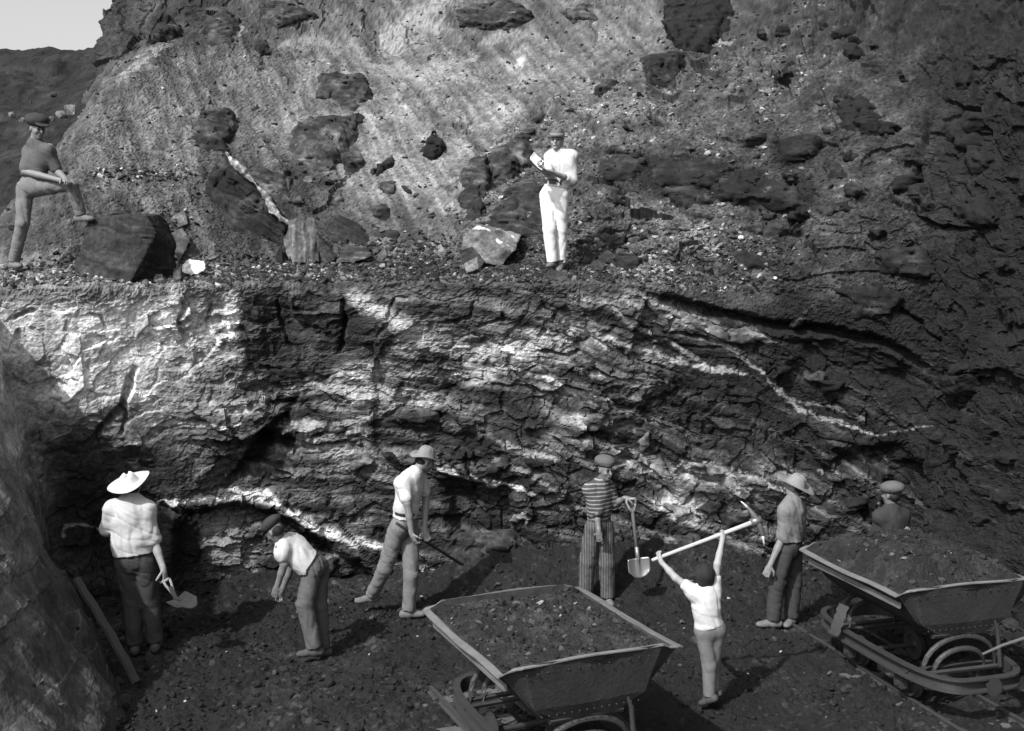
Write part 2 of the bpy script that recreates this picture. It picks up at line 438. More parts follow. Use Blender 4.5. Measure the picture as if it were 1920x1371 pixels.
# ---- relief
SU = (X * 0.95 + np.where(X > 4.2, (13 - Y) * 0.9, 0) - np.where(X < -4.6, (12.3 - Y) * 0.9, 0)).astype(np.float32)
sc = st + 0.12 * w2
hA, eA, cA = facets(SU * 1.2 + 0.2 * w1, sc * 1.7 + 0.2 * w2, 3)
hB, eB, cB = facets(SU * 3.0 + 0.2 * w2, sc * 4.6 + 0.2 * w1, 5)
hC, eC, cC = facets(SU * 7.5 + 0.2 * w3, sc * 10.5 + 0.2 * w4, 8)
lump = fbm(X * 0.8, Y * 0.8, Z * 0.8, 3, 91)
lam = fbm(SU * 1.6, st * 16, Y * 0.5, 3, 95, 0.6)
amod = 0.55 + 0.9 * sstep(-.25, .35, fbm(X * .9, Y * .9, Z * .9, 2, 97))
rockd = 0.16 * lump + amod * (0.12 * hA + 0.055 * hB + 0.026 * hC) + 0.017 * lam + 0.015 * fine
rockd = rockd * (1 - .3 * darkm) - 0.025 * sstep(0.08, 0.0, eA) * (cA > .5) - 0.014 * sstep(0.08, 0.0, eB) * (cB > .6)
rid = fbm(X * 1.7, Y * 1.7, Z * 1.7, 3, 99, 0.55, True)
rockd -= 0.05 * sstep(0.38, 0.55, rid)
# upper slope: talus smooth, dark side lumpy with ledges
SL = (VV - 4.0).astype(np.float32)
hD, eD, cD = facets(SU * 1.7 + 0.6 * w1, SL * 3.2 + 0.6 * w2 + SU * 0.35, 17)
hE, eE, cE = facets(SU * 4.5 + 0.4 * w2, SL * 8.0 + 0.4 * w1 + SU * 0.8, 14)
grit = fbm(X * 33, Y * 33, Z * 33, 2, 105)
out_m = sstep(0.12, 0.42, fbm(X * 0.75, Y * 0.75, Z * 0.75, 3, 111) + 0.10) * (1 - .75 * tal * sstep(520, 330, PX))
talus = 0.11 * lump + 0.03 * rill + 0.022 * fine + 0.016 * grit + 0.05 * fbm(X * 2.2, Y * 2.2, Z * 2.2, 3, 113)
talus += (0.08 + out_m) * (0.06 * hD + 0.035 * hE)
slope_d = 0.16 * lump + 0.03 * fine + 0.012 * grit + 0.05 * fbm(X * 2, Y * 2, Z * 2, 4, 115) + (0.35 + 0.65 * out_m) * (0.13 * hD + 0.06 * hE + 0.02 * hC)
up = talus * (1 - ds) + slope_d * ds
benchm = sstep(3.98, 4.1, VV) * sstep(5.25, 4.95, VV) * sstep(1330, 1180, PX)
up = up * (1 - 0.85 * benchm)
side = sstep(9.7, 10.6, UU)                                   # right-hand side wall: rough all the way up
rside = 0.17 * lump + 0.10 * hA + 0.055 * hB + 0.022 * hC + 0.035 * fbm(X * 2.4, Y * 2.4, Z * 2.4, 4, 125) + 0.016 * fine
sideF = sstep(9.6, 10.4, UU)
disp = (rockd * (1 - sideF) + rside * sideF) * (1 - face) + (up * (1 - side) + rside * side) * face
soft_l = sstep(470, 250, PX + 40 * w1) * (1 - face); disp = disp * (1 - 0.72 * soft_l) + soft_l * (.002 * fine + .04 * hB * (cB > .6))
bank = sstep(3.0, 2.2, UU)                                    # left earth bank: softer, streaked down its slope
bk = 0.16 * lump + 0.065 * fbm(Y * 2.4 + Z * 1.0, Z * 0.5, X * 0.5, 4, 121, .6) + 0.008 * fine + 0.02 * hB
disp = disp * (1 - bank) + bk * bank
# carved cracks and hollows (points, half width px, depth m)
CRACKS = [
 ([(252,695),(235,735),(228,770),(192,800),(165,840)], 9, .16), ([(228,770),(235,790),(225,815)], 5, .08),
 ([(545,770),(515,800),(480,860),(440,900)], 15, .16), ([(640,555),(645,600),(635,660)], 6, .10),
 ([(520,560),(535,640),(545,660)], 5, .08), ([(1250,560),(1350,590),(1450,612),(1560,622),(1650,645),(1725,690)], 14, .22),
 ([(340,560),(335,610),(345,640)], 7, .09), ([(395,570),(390,620)], 6, .07), ([(300,950),(330,965),(345,955)], 8, .1),
 ([(785,790),(825,782)], 8, .14), ([(1265,625),(1310,632),(1400,650)], 5, .09), ([(940,585),(945,600),(900,610)], 4, .07),
 ([(1440,430),(1500,440),(1530,470)], 6, .12), ([(1355,465),(1400,490),(1430,500)], 6, .1), ([(1640,560),(1720,600),(1760,650)], 7, .12),
 ([(1740,200),(1720,330),(1720,400)], 8, .14), ([(1540,300),(1585,330)], 6, .1), ([(1880,480),(1800,620),(1760,760),(1745,900),(1740,1000)], 12, .07),
 ([(1660,370),(1720,400),(1760,395)], 6, .1), ([(570,610),(600,615)], 4, .05), ([(490,690),(560,700),(575,715)], 5, .09),
 ([(1010,660),(1040,672),(1090,665)], 4, .08), ([(720,600),(735,560),(760,560)], 4, .06), ([(830,600),(880,592),(885,565)], 4, .07),
 ([(170,590),(190,600),(200,620)], 4, .07), ([(60,580),(20,600)], 5, .06), ([(125,680),(140,700)], 4, .05),
]
for pts, hw, dep in CRACKS:
    x0 = min(p[0] for p in pts) - 60; x1 = max(p[0] for p in pts) + 60; y0 = min(p[1] for p in pts) - 60; y1 = max(p[1] for p in pts) + 60
    m = (PX > x0) & (PX < x1) & (PY > y0) & (PY < y1)
    d, t = seg_dist(WX2[m], WY2[m], pts)
    tap = np.clip(np.minimum(t, 1 - t) * 6 + 0.3, 0, 1)
    disp[m] -= dep * tap * sstep(hw * 1.2, hw * 0.1, d)
HOLLOWS = [([(350,960),(440,945),(530,968),(640,1025),(700,1060),(690,1130),(330,1130),(320,1000)], .24, 22),
           ([(70,850),(150,800),(300,860),(330,930),(320,1130),(90,1060)], .08, 40),
           ([(1470,640),(1600,625),(1720,690),(1700,750),(1560,720)], .12, 25),
           ([(830,885),(960,920),(1000,1030),(840,1010)], .22, 25),
           ([(1660,880),(1730,860),(1740,1020),(1650,1010)], .25, 20),
           ([(500,780),(560,740),(600,790),(480,900),(430,900)], .12, 16),
           ([(1560,840),(1700,830),(1720,900),(1560,880)], .18, 20)]
for pts, dep, soft in HOLLOWS:
    m = (PX > min(p[0] for p in pts) - 90) & (PX < max(p[0] for p in pts) + 90) & (PY > min(p[1] for p in pts) - 90) & (PY < max(p[1] for p in pts) + 90) & (VV < 4)
    disp[m] -= dep * sstep(soft * 0.3, -soft, poly_sd(WX2[m], WY2[m], pts))
SURFD = SURF + NRM * disp[..., None] * np.where(np.sum(NRM * np.array([0, -1, 0.4]), axis=2) >= -9, 1, 1)[..., None]
tone = tone * (1 - .26 * sstep(1600, 1800, PX + 60 * w1))  # falloff towards the right edge, painted into the rock colour
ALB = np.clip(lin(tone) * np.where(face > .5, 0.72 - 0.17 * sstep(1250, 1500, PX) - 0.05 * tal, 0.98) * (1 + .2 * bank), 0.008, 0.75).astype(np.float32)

QI = np.arange(NU * NV).reshape(NU, NV)
def piece(name, u0, u1, v0, v1, mat):
    sub = np.s_[u0:u1 + 1, v0:v1 + 1]
    V = SURFD[sub].reshape(-1, 3); nu, nv = SURFD[sub].shape[:2]
    idx = np.arange(nu * nv).reshape(nu, nv)
    F = np.stack([idx[:-1, :-1], idx[1:, :-1], idx[1:, 1:], idx[:-1, 1:]], -1).reshape(-1, 4)
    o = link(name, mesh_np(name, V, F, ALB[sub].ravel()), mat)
    tag(o, kind='structure'); return o
iu_l = int(np.searchsorted(ut, 2.9)); iu_r = int(np.searchsorted(ut, 10.3)); iv_e = int(np.searchsorted(vt, 4.0)); iv_b = int(np.searchsorted(vt, 5.0))
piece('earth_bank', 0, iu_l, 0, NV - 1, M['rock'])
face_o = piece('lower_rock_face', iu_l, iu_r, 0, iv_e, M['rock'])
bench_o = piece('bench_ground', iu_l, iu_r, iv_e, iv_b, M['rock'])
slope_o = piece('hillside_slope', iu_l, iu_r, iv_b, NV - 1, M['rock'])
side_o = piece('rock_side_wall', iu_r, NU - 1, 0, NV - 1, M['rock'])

DPX, DPY = project(SURFD)
def on_rock(px, py, vmin=0.0, vmax=9.0):
    """the nearest point of the finished rock surface seen at a place in the photograph"""
    m = (np.abs(DPX - px) < 4) & (np.abs(DPY - py) < 4) & (VV >= vmin) & (VV <= vmax)
    if not m.any():
        d = (DPX - px) ** 2 + (DPY - py) ** 2 + 1e6 * ((VV < vmin) | (VV > vmax))
        i = np.unravel_index(np.argmin(d), d.shape); return SURFD[i], NRM[i]
    k = np.argmin(np.where(m, SURFD[..., 1], 1e9)); i = np.unravel_index(k, m.shape)
    return SURFD[i], NRM[i]

# ---- pit floor
def floor_z(x, y):
    x = np.asarray(x, np.float32); y = np.asarray(y, np.float32); z0 = np.zeros_like(x)
    h = 0.07 * fbm(x * 0.7, y * 0.7, z0, 3, 131) + 0.03 * fbm(x * 2.6, y * 2.6, z0, 3, 133)
    h = h + 0.35 * np.exp(-((x - 1.1) ** 2 / 1.6 + (y - 13.2) ** 2 / 0.5)) + 0.25 * np.exp(-((x + 0.2) ** 2 / 1.5 + (y - 13.1) ** 2 / 0.35)) + 0.06 * np.exp(-((x + 2.6) ** 2 / 0.8 + (y - 13.2) ** 2 / 0.5))
    h = h + 0.35 * np.exp(-((x - 2.4) ** 2 / 1.2 + (y - 13.3) ** 2 / 0.5))
    return h
fx = np.concatenate([np.linspace(-60, -5.6, 20, endpoint=False), np.linspace(-5.6, 6.2, 760), np.linspace(6.4, 60, 20)])
fy = np.concatenate([np.linspace(-60, 6.5, 40, endpoint=False), np.linspace(6.5, 14.4, 520)])
FX, FY = np.meshgrid(fx, fy, indexing='ij')
FZ = floor_z(FX, FY)
z0 = np.zeros_like(FX)
ff = fbm(FX * 9, FY * 9, z0, 3, 141, 0.65); fh, fe, fc = facets(FX * 9, FY * 9, 21); fh2, fe2, fc2 = facets(FX * 22, FY * 22, 22)
fm = sstep(4.5, 7, FY)
fl = fbm(FX * 3.5, FY * 3.5, z0, 3, 145)
FZ = FZ + fm * (0.03 * ff + 0.045 * fl + 0.02 * fh * sstep(-.1, .25, fl) + 0.006 * fh2)
ft = 28 * np.exp(0.7 * fbm(FX * 1.1, FY * 1.1, z0, 4, 151) + 0.38 * fbm(FX * 17, FY * 17, z0, 3, 153, .65)) * np.where(fc2 > 0.93, 1.5, 1.0)
bk2 = sstep(-2.6, -3.6, FX + 0.3 * ff) ; ft = ft * (1 + 0.3 * bk2)
fidx = np.arange(FX.size).reshape(FX.shape)
Ff = np.stack([fidx[:-1, :-1], fidx[1:, :-1], fidx[1:, 1:], fidx[:-1, 1:]], -1).reshape(-1, 4)
floor_o = link('pit_floor', mesh_np('pit_floor', np.stack([FX, FY, FZ], -1).reshape(-1, 3), Ff, np.clip(lin(ft) * 0.95, .008, .6).ravel()), M['floor'])
tag(floor_o, kind='structure')

# ---- far ground, far hill, crag above the talus
def sheet(name, pts, nu, nv, amp, freq, seed, tone_v, mat, ridged=False):
    C = np.array(pts, float)                            # rows x cols x 3
    K, L = C.shape[:2]
    tu = np.linspace(0, L - 1, nu); tv = np.linspace(0, K - 1, nv)
    A = catmull(np.swapaxes(C, 0, 1), tu)               # nu, K, 3
    A = catmull(np.swapaxes(A, 0, 1), tv)               # nv, nu, 3
    A = np.swapaxes(A, 0, 1)
    n = np.cross(np.gradient(A, axis=0), np.gradient(A, axis=1)); n /= np.linalg.norm(n, axis=2)[..., None] + 1e-9
    x, y, z = A[..., 0], A[..., 1], A[..., 2]
    d = amp * fbm(x * freq, y * freq, z * freq, 6, seed, 0.55)
    if ridged:
        h, e, c = facets(x * freq * 2 + d, z * freq * 2.2 + y * .3, seed + 2); d = d + amp * 0.34 * h
        h, e, c = facets(x * freq * 6 + d, z * freq * 6 + y * .5, seed + 4); d = d + amp * 0.10 * h
    A = A + n * d[..., None]
    t = tone_v * np.exp(0.6 * fbm(x * freq * 2, y * freq * 2, z * freq * 2, 5, seed + 9, .6))
    idx = np.arange(nu * nv).reshape(nu, nv)
    F = np.stack([idx[:-1, :-1], idx[1:, :-1], idx[1:, 1:], idx[:-1, 1:]], -1).reshape(-1, 4)
    o = link(name, mesh_np(name, A.reshape(-1, 3), F, np.clip(lin(t), .008, .7).ravel()), mat)
    tag(o, kind='structure'); return o
sheet('far_hill', [[(-40,24,2),(-25,24,2),(-12,24,2.5),(-4,25,3)],
                   [(-45,30,5),(-27,30,5.2),(-13,30,5.6),(-4,30,6)],
                   [(-50,38,8.6),(-30,38,8.8),(-15,38,9.0),(-4,38,9.2)],
                   [(-60,46,12.1),(-35,46,12.2),(-18,46,12.2),(-4,46,12.3)],
                   [(-70,60,13.4),(-40,60,13.4),(-20,60,13.4),(-4,60,13.4)]], 340, 200, 0.5, 0.45, 161, 33, M['hill'])
sheet('rocky_crag', [[P(150,330,20.5),P(260,330,20.5),P(380,300,21.0),P(520,250,21.5),P(680,200,22)],
                     [P(168,180,22.0),P(262,175,21),P(390,160,21.5),P(530,140,22.2),P(690,100,23)],
                     [P(180,95,23.2),P(262,95,22.0),P(395,70,22.2),P(540,50,23),P(700,20,23.5)],
                     [P(206,30,23.8),P(275,10,22.8),P(400,-40,23),P(545,-60,23.5),P(700,-90,24)],
                     [P(235,-50,24.5),P(290,-90,24),P(410,-180,24),P(550,-250,24.5),P(700,-300,25)],
                     [P(300,-190,26),P(330,-250,26),P(430,-330,26),P(560,-400,26),P(700,-450,27)]], 320, 300, 0.38, 0.7, 171, 50, M['rock'], True)
gm = bpy.data.meshes.new('ground'); gm.from_pydata([(-900,-900,-1.2),(900,-900,-1.2),(900,900,-1.2),(-900,900,-1.2)], [], [(0,1,2,3)])
M['ground'] = rock_mat('distant ground', s1=.2, s2=2, base=0.06)
tag(link('ground', gm, M['ground']), kind='structure')
#==OBJECTS==
# ------------------------------------------------------------------ implicit surfaces: rocks, bodies, clothes
class Field:
    def __init__(self, lo, hi, h):
        self.lo = np.array(lo, np.float32) - 2.5 * h; self.h = h
        n = np.ceil((np.array(hi, np.float32) + 2.5 * h - self.lo) / h).astype(int) + 1
        self.ax = [self.lo[i] + h * np.arange(n[i], dtype=np.float32) for i in range(3)]
        self.F = np.full(n, 0.3, np.float32)
    def box(self, lo, hi, m):
        s = []
        for i in range(3):
            a = int(np.clip(np.floor((lo[i] - m - self.lo[i]) / self.h), 0, len(self.ax[i]) - 1))
            b = int(np.clip(np.ceil((hi[i] + m - self.lo[i]) / self.h) + 1, a + 1, len(self.ax[i])))
            s.append(slice(a, b))
        return tuple(s), self.ax[0][s[0]][:, None, None], self.ax[1][s[1]][None, :, None], self.ax[2][s[2]][None, None, :]
    def put(self, s, d, k, op='add'):
        A = self.F[s]
        if op == 'sub': d = -d; t = np.clip(0.5 - 0.5 * (d - A) / k, 0, 1); self.F[s] = A * (1 - t) + d * t + k * t * (1 - t) if False else np.maximum(A, d)
        else:
            t = np.clip(0.5 + 0.5 * (A - d) / k, 0, 1)
            self.F[s] = A * (1 - t) + d * t - k * t * (1 - t)
    def cone(self, a, b, r1, r2, k=0.02):
        a = np.asarray(a, np.float32); b = np.asarray(b, np.float32); r = max(r1, r2)
        s, x, y, z = self.box(np.minimum(a, b) - r, np.maximum(a, b) + r, k + 3 * self.h)
        ba = b - a; l2 = float(ba @ ba) + 1e-9
        t = np.clip(((x - a[0]) * ba[0] + (y - a[1]) * ba[1] + (z - a[2]) * ba[2]) / l2, 0, 1)
        d = np.sqrt((x - a[0] - t * ba[0]) ** 2 + (y - a[1] - t * ba[1]) ** 2 + (z - a[2] - t * ba[2]) ** 2) - (r1 + t * (r2 - r1))
        self.put(s, d, k)
    def ell(self, c, r, R=None, k=0.02, op='add'):
        c = np.asarray(c, np.float32); r = np.asarray(r, np.float32)
        R = np.eye(3, dtype=np.float32) if R is None else np.asarray(R, np.float32)   # rows: local axes
        e = np.sqrt(((R * r[:, None]) ** 2).sum(0))
        s, x, y, z = self.box(c - e, c + e, k + 3 * self.h)
        q = [(R[i, 0] * (x - c[0]) + R[i, 1] * (y - c[1]) + R[i, 2] * (z - c[2])) for i in range(3)]
        k0 = np.sqrt(sum((q[i] / r[i]) ** 2 for i in range(3))); k1 = np.sqrt(sum((q[i] / r[i] ** 2) ** 2 for i in range(3))) + 1e-6
        self.put(s, k0 * (k0 - 1) / k1, k, op)
    def grid(self):
        return np.meshgrid(*self.ax, indexing='ij')
    def mesh(self):
        return surface_nets(self.F, self.lo, self.h)

def surface_nets(F, lo, h):
    S = F < 0
    nx, ny, nz = F.shape
    cnt = np.zeros((nx - 1, ny - 1, nz - 1), np.int8); acc = np.zeros((nx - 1, ny - 1, nz - 1, 3), np.float32)
    def edge(ax, i, j):
        # crossing on the cell edges along axis ax at offsets i, j on the two other axes
        o = [0, 0, 0]; others = [q for q in range(3) if q != ax]; o[others[0]] = i; o[others[1]] = j
        p = list(o); p[ax] = 1
        A = F[o[0]:nx - 1 + o[0], o[1]:ny - 1 + o[1], o[2]:nz - 1 + o[2]]; B = F[p[0]:nx - 1 + p[0], p[1]:ny - 1 + p[1], p[2]:nz - 1 + p[2]]
        c = (A < 0) != (B < 0)
        t = np.where(c, A / (A - B + 1e-12), 0)
        for q in range(3):
            acc[..., q] += np.where(c, (t if q == ax else o[q]), 0)
        np.add(cnt, c, out=cnt, casting='unsafe')
    for ax in range(3):
        for i in (0, 1):
            for j in (0, 1): edge(ax, i, j)
    act = cnt > 0
    idx = np.full(cnt.shape, -1, np.int64); idx[act] = np.arange(act.sum())
    base = np.stack(np.nonzero(act), -1).astype(np.float32)
    V = (base + acc[act] / cnt[act][:, None]) * h + lo
    Fs = []
    for ax, (b, c) in ((0, (1, 2)), (1, (2, 0)), (2, (0, 1))):
        A = np.take(S, range(F.shape[ax] - 1), ax); B = np.take(S, range(1, F.shape[ax]), ax)
        e = A != B
        I = np.stack(np.nonzero(e), -1)
        ok = (I[:, b] > 0) & (I[:, c] > 0) & (I[:, b] < F.shape[b] - 1) & (I[:, c] < F.shape[c] - 1)
        I = I[ok]; ins = A[tuple(I.T)]
        def g(db, dc):
            J = I.copy(); J[:, b] += db; J[:, c] += dc; return idx[tuple(J.T)]
        q = np.stack([g(-1, -1), g(0, -1), g(0, 0), g(-1, 0)], -1)
        q[~ins] = q[~ins][:, ::-1]
        Fs.append(q)
    Fq = np.concatenate(Fs)
    return V, Fq[(Fq >= 0).all(1)]

def hull_planes(pts):
    bm = bmesh.new()
    for p in pts: bm.verts.new([float(c) for c in p])
    bmesh.ops.convex_hull(bm, input=bm.verts[:])
    bm.normal_update()
    c = np.mean(pts, axis=0); pl = {}
    for f in bm.faces:
        n = np.array(f.normal); d = float(n @ np.array(f.calc_center_median()))
        if n @ c - d > 0: n, d = -n, -d
        pl[tuple(np.round(np.append(n, d), 2))] = (n, d)
    bm.free(); return list(pl.values())

def rock_mesh(name, pts, h, seed, amp=0.03, freq=4.0, lam=0.0, lam_dir=(0, 0.2, 1), tone=50, var=0.5, top=None, smooth=False, notch=0.0):
    """an angular rock: the hull of some points, broken up by noise; lam: thin bedding ledges across lam_dir"""
    pts = np.array(pts, float)
    f = Field(pts.min(0) - amp * 1.5, pts.max(0) + amp * 1.5, h)
    x, y, z = f.grid()
    d = np.full(x.shape, -9.0, np.float32)
    for n, dd in hull_planes(pts): d = np.maximum(d, n[0] * x + n[1] * y + n[2] * z - dd)
    d = d + amp * 1.2 * fbm(x * freq, y * freq, z * freq, 4, seed, .55)
    if notch: d = d + notch * sstep(.28, .5, fbm(x * freq * .7, y * freq * .7, z * freq * .7, 2, seed + 40, .5, True))
    if lam:
        l = np.array(lam_dir, float); l /= np.linalg.norm(l); t = l[0] * x + l[1] * y + l[2] * z
        o = 0.10 * fbm(x * 2, y * 2, z * 2, 2, seed + 7)
        d = d + lam * fbm((x - l[0] * t) * 2, (t + o) * 26, (z - l[2] * t) * 2, 2, seed + 3, .6)
    f.F = d.astype(np.float32)
    V, F = f.mesh()
    t = tone * np.exp(var * fbm(V[:, 0] * 3, V[:, 1] * 3, V[:, 2] * 3, 4, seed + 1, .6) + 0.4 * fbm(V[:, 0] * 18, V[:, 1] * 18, V[:, 2] * 18, 3, seed + 2, .6))
    if lam: t = t * np.exp(0.5 * fbm(V[:, 0] * 1.5, (V @ l + 0.1 * fbm(V[:, 0] * 2, V[:, 1] * 2, V[:, 2] * 2, 2, seed + 7)) * 22, V[:, 1] * 1.5, 3, seed + 5))
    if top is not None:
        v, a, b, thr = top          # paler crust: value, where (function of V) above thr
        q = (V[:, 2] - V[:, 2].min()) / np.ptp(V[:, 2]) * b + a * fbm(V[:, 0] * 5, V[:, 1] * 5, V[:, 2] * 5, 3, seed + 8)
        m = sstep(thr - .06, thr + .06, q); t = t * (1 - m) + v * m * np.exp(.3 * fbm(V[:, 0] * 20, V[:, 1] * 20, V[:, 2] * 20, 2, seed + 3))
    c = np.array([(pts[:, 0].min() + pts[:, 0].max()) / 2, (pts[:, 1].min() + pts[:, 1].max()) / 2, pts[:, 2].min()])
    return mesh_np(name, V - c, F, np.clip(lin(t) * KROCK, .008, .75), smooth), c

KROCK = 0.8
def rock(name, pts, label, cat='rock', group=None, **kw):
    low = max(pts, key=lambda q: q[1] - 0.001 * q[2])
    # stand it on the ground: its lowest point goes where the line of sight meets the rock
    dY = on_rock(low[0], low[1], 4.0)[0][1] - low[2] + .03
    me, c = rock_mesh(name, [P(a, b, y + dY) for a, b, y in pts], **kw)
    o = link(name, me, M['rock']); o.location = c; o['dY'] = float(dY)
    return tag(o, label, cat, group)

# ---- outcrops that are part of the rock: children of the piece of ground they stand in
def outcrop(parent, outline, thick, seed, tone=45, amp=0.05, lam=0.02, h=0.028, shrink=0.72, up=0.0, lam_dir=(.15, .1, 1), var=.5, freq=4.0, name='rock_outcrop', top=None):
    q = [on_rock(px, py) for px, py in outline]
    mx = sum(a for a, b in outline) / len(outline)
    if mx > 1450: tone *= .78  # outcrops take the same painted right-edge darkening as the wall
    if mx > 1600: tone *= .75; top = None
    p = np.array([a for a, n in q]); n = np.mean([b for a, b in q], axis=0); n /= np.linalg.norm(n)
    c = p.mean(0)
    thick = thick * 0.5
    rr = random.Random(seed)
    front = np.array([c + (q - c) * rr.uniform(.35, .9) + n * thick * rr.uniform(.55, 1.1) for q in p])
    back = p - n * 0.30
    kw_ = dict(notch=.05)
    me, cc = rock_mesh(name, np.concatenate([front, p - n * 0.04, back]), h, seed, amp, freq, lam, lam_dir, tone, var, top, **kw_)
    o = link(name, me, M['rock'], parent); o.location = cc
    return o
OUT = [  # outline in the photograph, thickness m, printed value
 (slope_o, [(365,215),(400,212),(440,205),(455,240),(425,285),(375,290),(358,250)], .30, 46),
 (slope_o, [(590,138),(650,135),(692,145),(705,185),(660,205),(595,185)], .30, 50),
 (slope_o, [(545,235),(600,222),(690,205),(670,260),(630,320),(585,322),(540,285)], .34, 58),
 (slope_o, [(630,290),(670,280),(690,310),(650,330)], .2, 60),
 (slope_o, [(785,262),(812,248),(843,272),(815,298),(790,294)], .24, 24),
 (slope_o, [(692,318),(735,286),(738,308),(705,328)], .16, 36),
 (slope_o, [(440,320),(500,310),(545,330),(560,370),(500,385)], .16, 58),
 (slope_o, [(852,335),(885,305),(915,300),(925,350),(905,415),(852,412)], .42, 50),
 (slope_o, [(905,300),(960,262),(1000,240),(1010,300),(960,340),(915,345)], .34, 54),
 (slope_o, [(900,400),(960,350),(1020,345),(1010,430),(920,440)], .3, 50),
 (slope_o, [(945,262),(1000,230),(1005,245),(955,272)], .12, 60),
 (slope_o, [(1000,232),(1030,214),(1020,206),(995,220)], .12, 55),
 (slope_o, [(1105,172),(1150,140),(1165,150),(1120,180)], .16, 48),
 (slope_o, [(1200,105),(1280,92),(1285,120),(1260,165),(1210,155)], .35, 42),
 (slope_o, [(1245,-10),(1310,-30),(1370,-10),(1368,60),(1330,95),(1280,95),(1240,60)], .45, 24),
 (slope_o, [(1210,300),(1290,285),(1370,300),(1360,345),(1290,352),(1220,335)], .22, 34),
 (slope_o, [(1110,300),(1180,292),(1215,305),(1190,335),(1120,330)], .2, 40),
 (slope_o, [(1330,335),(1420,325),(1500,352),(1530,390),(1440,395),(1350,375)], .26, 32),
 (slope_o, [(1440,262),(1500,248),(1550,255),(1525,295),(1460,300)], .24, 36),
 (slope_o, [(1565,200),(1620,165),(1665,205),(1640,245),(1580,245)], .22, 46),
 (slope_o, [(1540,300),(1560,295),(1590,325),(1580,335),(1555,325)], .14, 60),
 (slope_o, [(1230,360),(1300,350),(1330,375),(1280,395)], .16, 44),
 (slope_o, [(1500,390),(1590,375),(1600,392),(1540,405)], .14, 40),
 (slope_o, [(1060,430),(1070,385),(985,330),(940,360),(950,420),(1000,440)], .24, 50),
 (slope_o, [(1400,420),(1450,400),(1480,425),(1440,445)], .14, 52),
 (slope_o, [(1640,460),(1740,465),(1760,515),(1680,520),(1635,495)], .28, 52),
 (slope_o, [(1550,540),(1640,520),(1700,560),(1680,600),(1600,600)], .25, 50),
 (slope_o, [(1350,465),(1440,470),(1470,500),(1400,505)], .16, 46),
 (slope_o, [(705,340),(740,335),(745,360),(710,368)], .12, 70),
 (slope_o, [(755,345),(778,352),(780,372),(762,365)], .10, 34),
 (slope_o, [(690,385),(730,380),(735,405),(700,410)], .16, 48),
 (slope_o, [(255,20),(330,0),(345,60),(280,90)], .4, 40),
 (slope_o, [(365,50),(420,20),(455,30),(440,85),(385,95)], .35, 46),
 (slope_o, [(480,10),(560,-5),(600,30),(540,50),(490,45)], .3, 50),
 (slope_o, [(850,10),(960,0),(1010,30),(930,60),(860,50)], .3, 50),
 (slope_o, [(1040,20),(1110,5),(1130,30),(1070,45)], .2, 60),
 (slope_o, [(470,75),(500,68),(510,90),(480,100)], .2, 48),
 (side_o, [(1760,240),(1820,215),(1850,260),(1800,290)], .25, 40),
 (side_o, [(1780,380),(1850,360),(1880,420),(1800,430)], .25, 38),
 (face_o, [(1262,588),(1330,605),(1395,628),(1452,634),(1395,652),(1330,634)], .14, 92),
 (face_o, [(492,688),(560,692),(575,712),(500,720)], .12, 44),
 (face_o, [(740,780),(790,770),(826,776),(825,795),(770,798)], .15, 62),
 (face_o, [(455,575),(500,562),(512,600),(468,612)], .10, 50),
 (face_o, [(1240,940),(1290,945),(1300,965),(1260,980)], .16, 150),
 (face_o, [(1290,870),(1340,862),(1370,885),(1320,900)], .18, 110),
 (face_o, [(1370,885),(1420,888),(1440,915),(1390,920)], .15, 95),
 (face_o, [(1090,780),(1140,775),(1150,800),(1105,812)], .14, 90),
 (face_o, [(1190,830),(1215,800),(1230,835),(1205,850)], .14, 80),
 (face_o, [(1540,880),(1600,875),(1610,905),(1550,905)], .18, 66),
 (face_o, [(1640,935),(1665,930),(1668,985),(1642,1000)], .14, 120),
 (face_o, [(1340,960),(1400,955),(1420,985),(1360,1000)], .18, 62),
 (face_o, [(560,1060),(630,1050),(650,1085),(580,1095)], .25, 48),
 (face_o, [(850,1030),(950,1040),(1000,1075),(900,1090),(840,1070)], .3, 34),
 (face_o, [(1000,1040),(1060,1035),(1070,1080),(1010,1085)], .2, 44),
 (face_o, [(870,1000),(960,990),(990,1030),(900,1040)], .25, 52),
]
for k, (par, ol, th, tv) in enumerate(OUT):
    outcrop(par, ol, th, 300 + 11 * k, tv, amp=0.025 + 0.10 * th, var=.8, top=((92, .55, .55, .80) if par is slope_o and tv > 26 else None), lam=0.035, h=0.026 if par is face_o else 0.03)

ro = random.Random(77)
def rand_outcrops(n, box, r0, r1, par, t0, t1, th0, th1, flat=.55):
    for k in range(n):
        px, py = ro.uniform(box[0], box[2]), ro.uniform(box[1], box[3]); r = ro.uniform(r0, r1); m = ro.randint(5, 7); sl_ = ro.uniform(-.5, .2)
        ol = []
        for j in range(m):
            a = 2 * math.pi * (j + ro.uniform(-.3, .3)) / m; dx = r * math.cos(a) * ro.uniform(.7, 1.2); ol.append((px + dx, py + r * flat * math.sin(a) * ro.uniform(.7, 1.2) + dx * sl_))
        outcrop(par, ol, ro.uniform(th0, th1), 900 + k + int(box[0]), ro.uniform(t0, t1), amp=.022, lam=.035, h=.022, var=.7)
rand_outcrops(34, (1090, 190, 1720, 500), 14, 38, slope_o, 32, 66, .16, .32)
rand_outcrops(9, (440, 200, 760, 390), 8, 16, slope_o, 50, 80, .10, .18)
rand_outcrops(10, (1300, 30, 1700, 190), 12, 30, slope_o, 36, 60, .14, .28)
rand_outcrops(10, (1770, 150, 1900, 900), 16, 40, side_o, 32, 46, .16, .3, 1.0)
rand_outcrops(22, (470, 570, 1650, 1040), 12, 34, face_o, 34, 84, .14, .26)

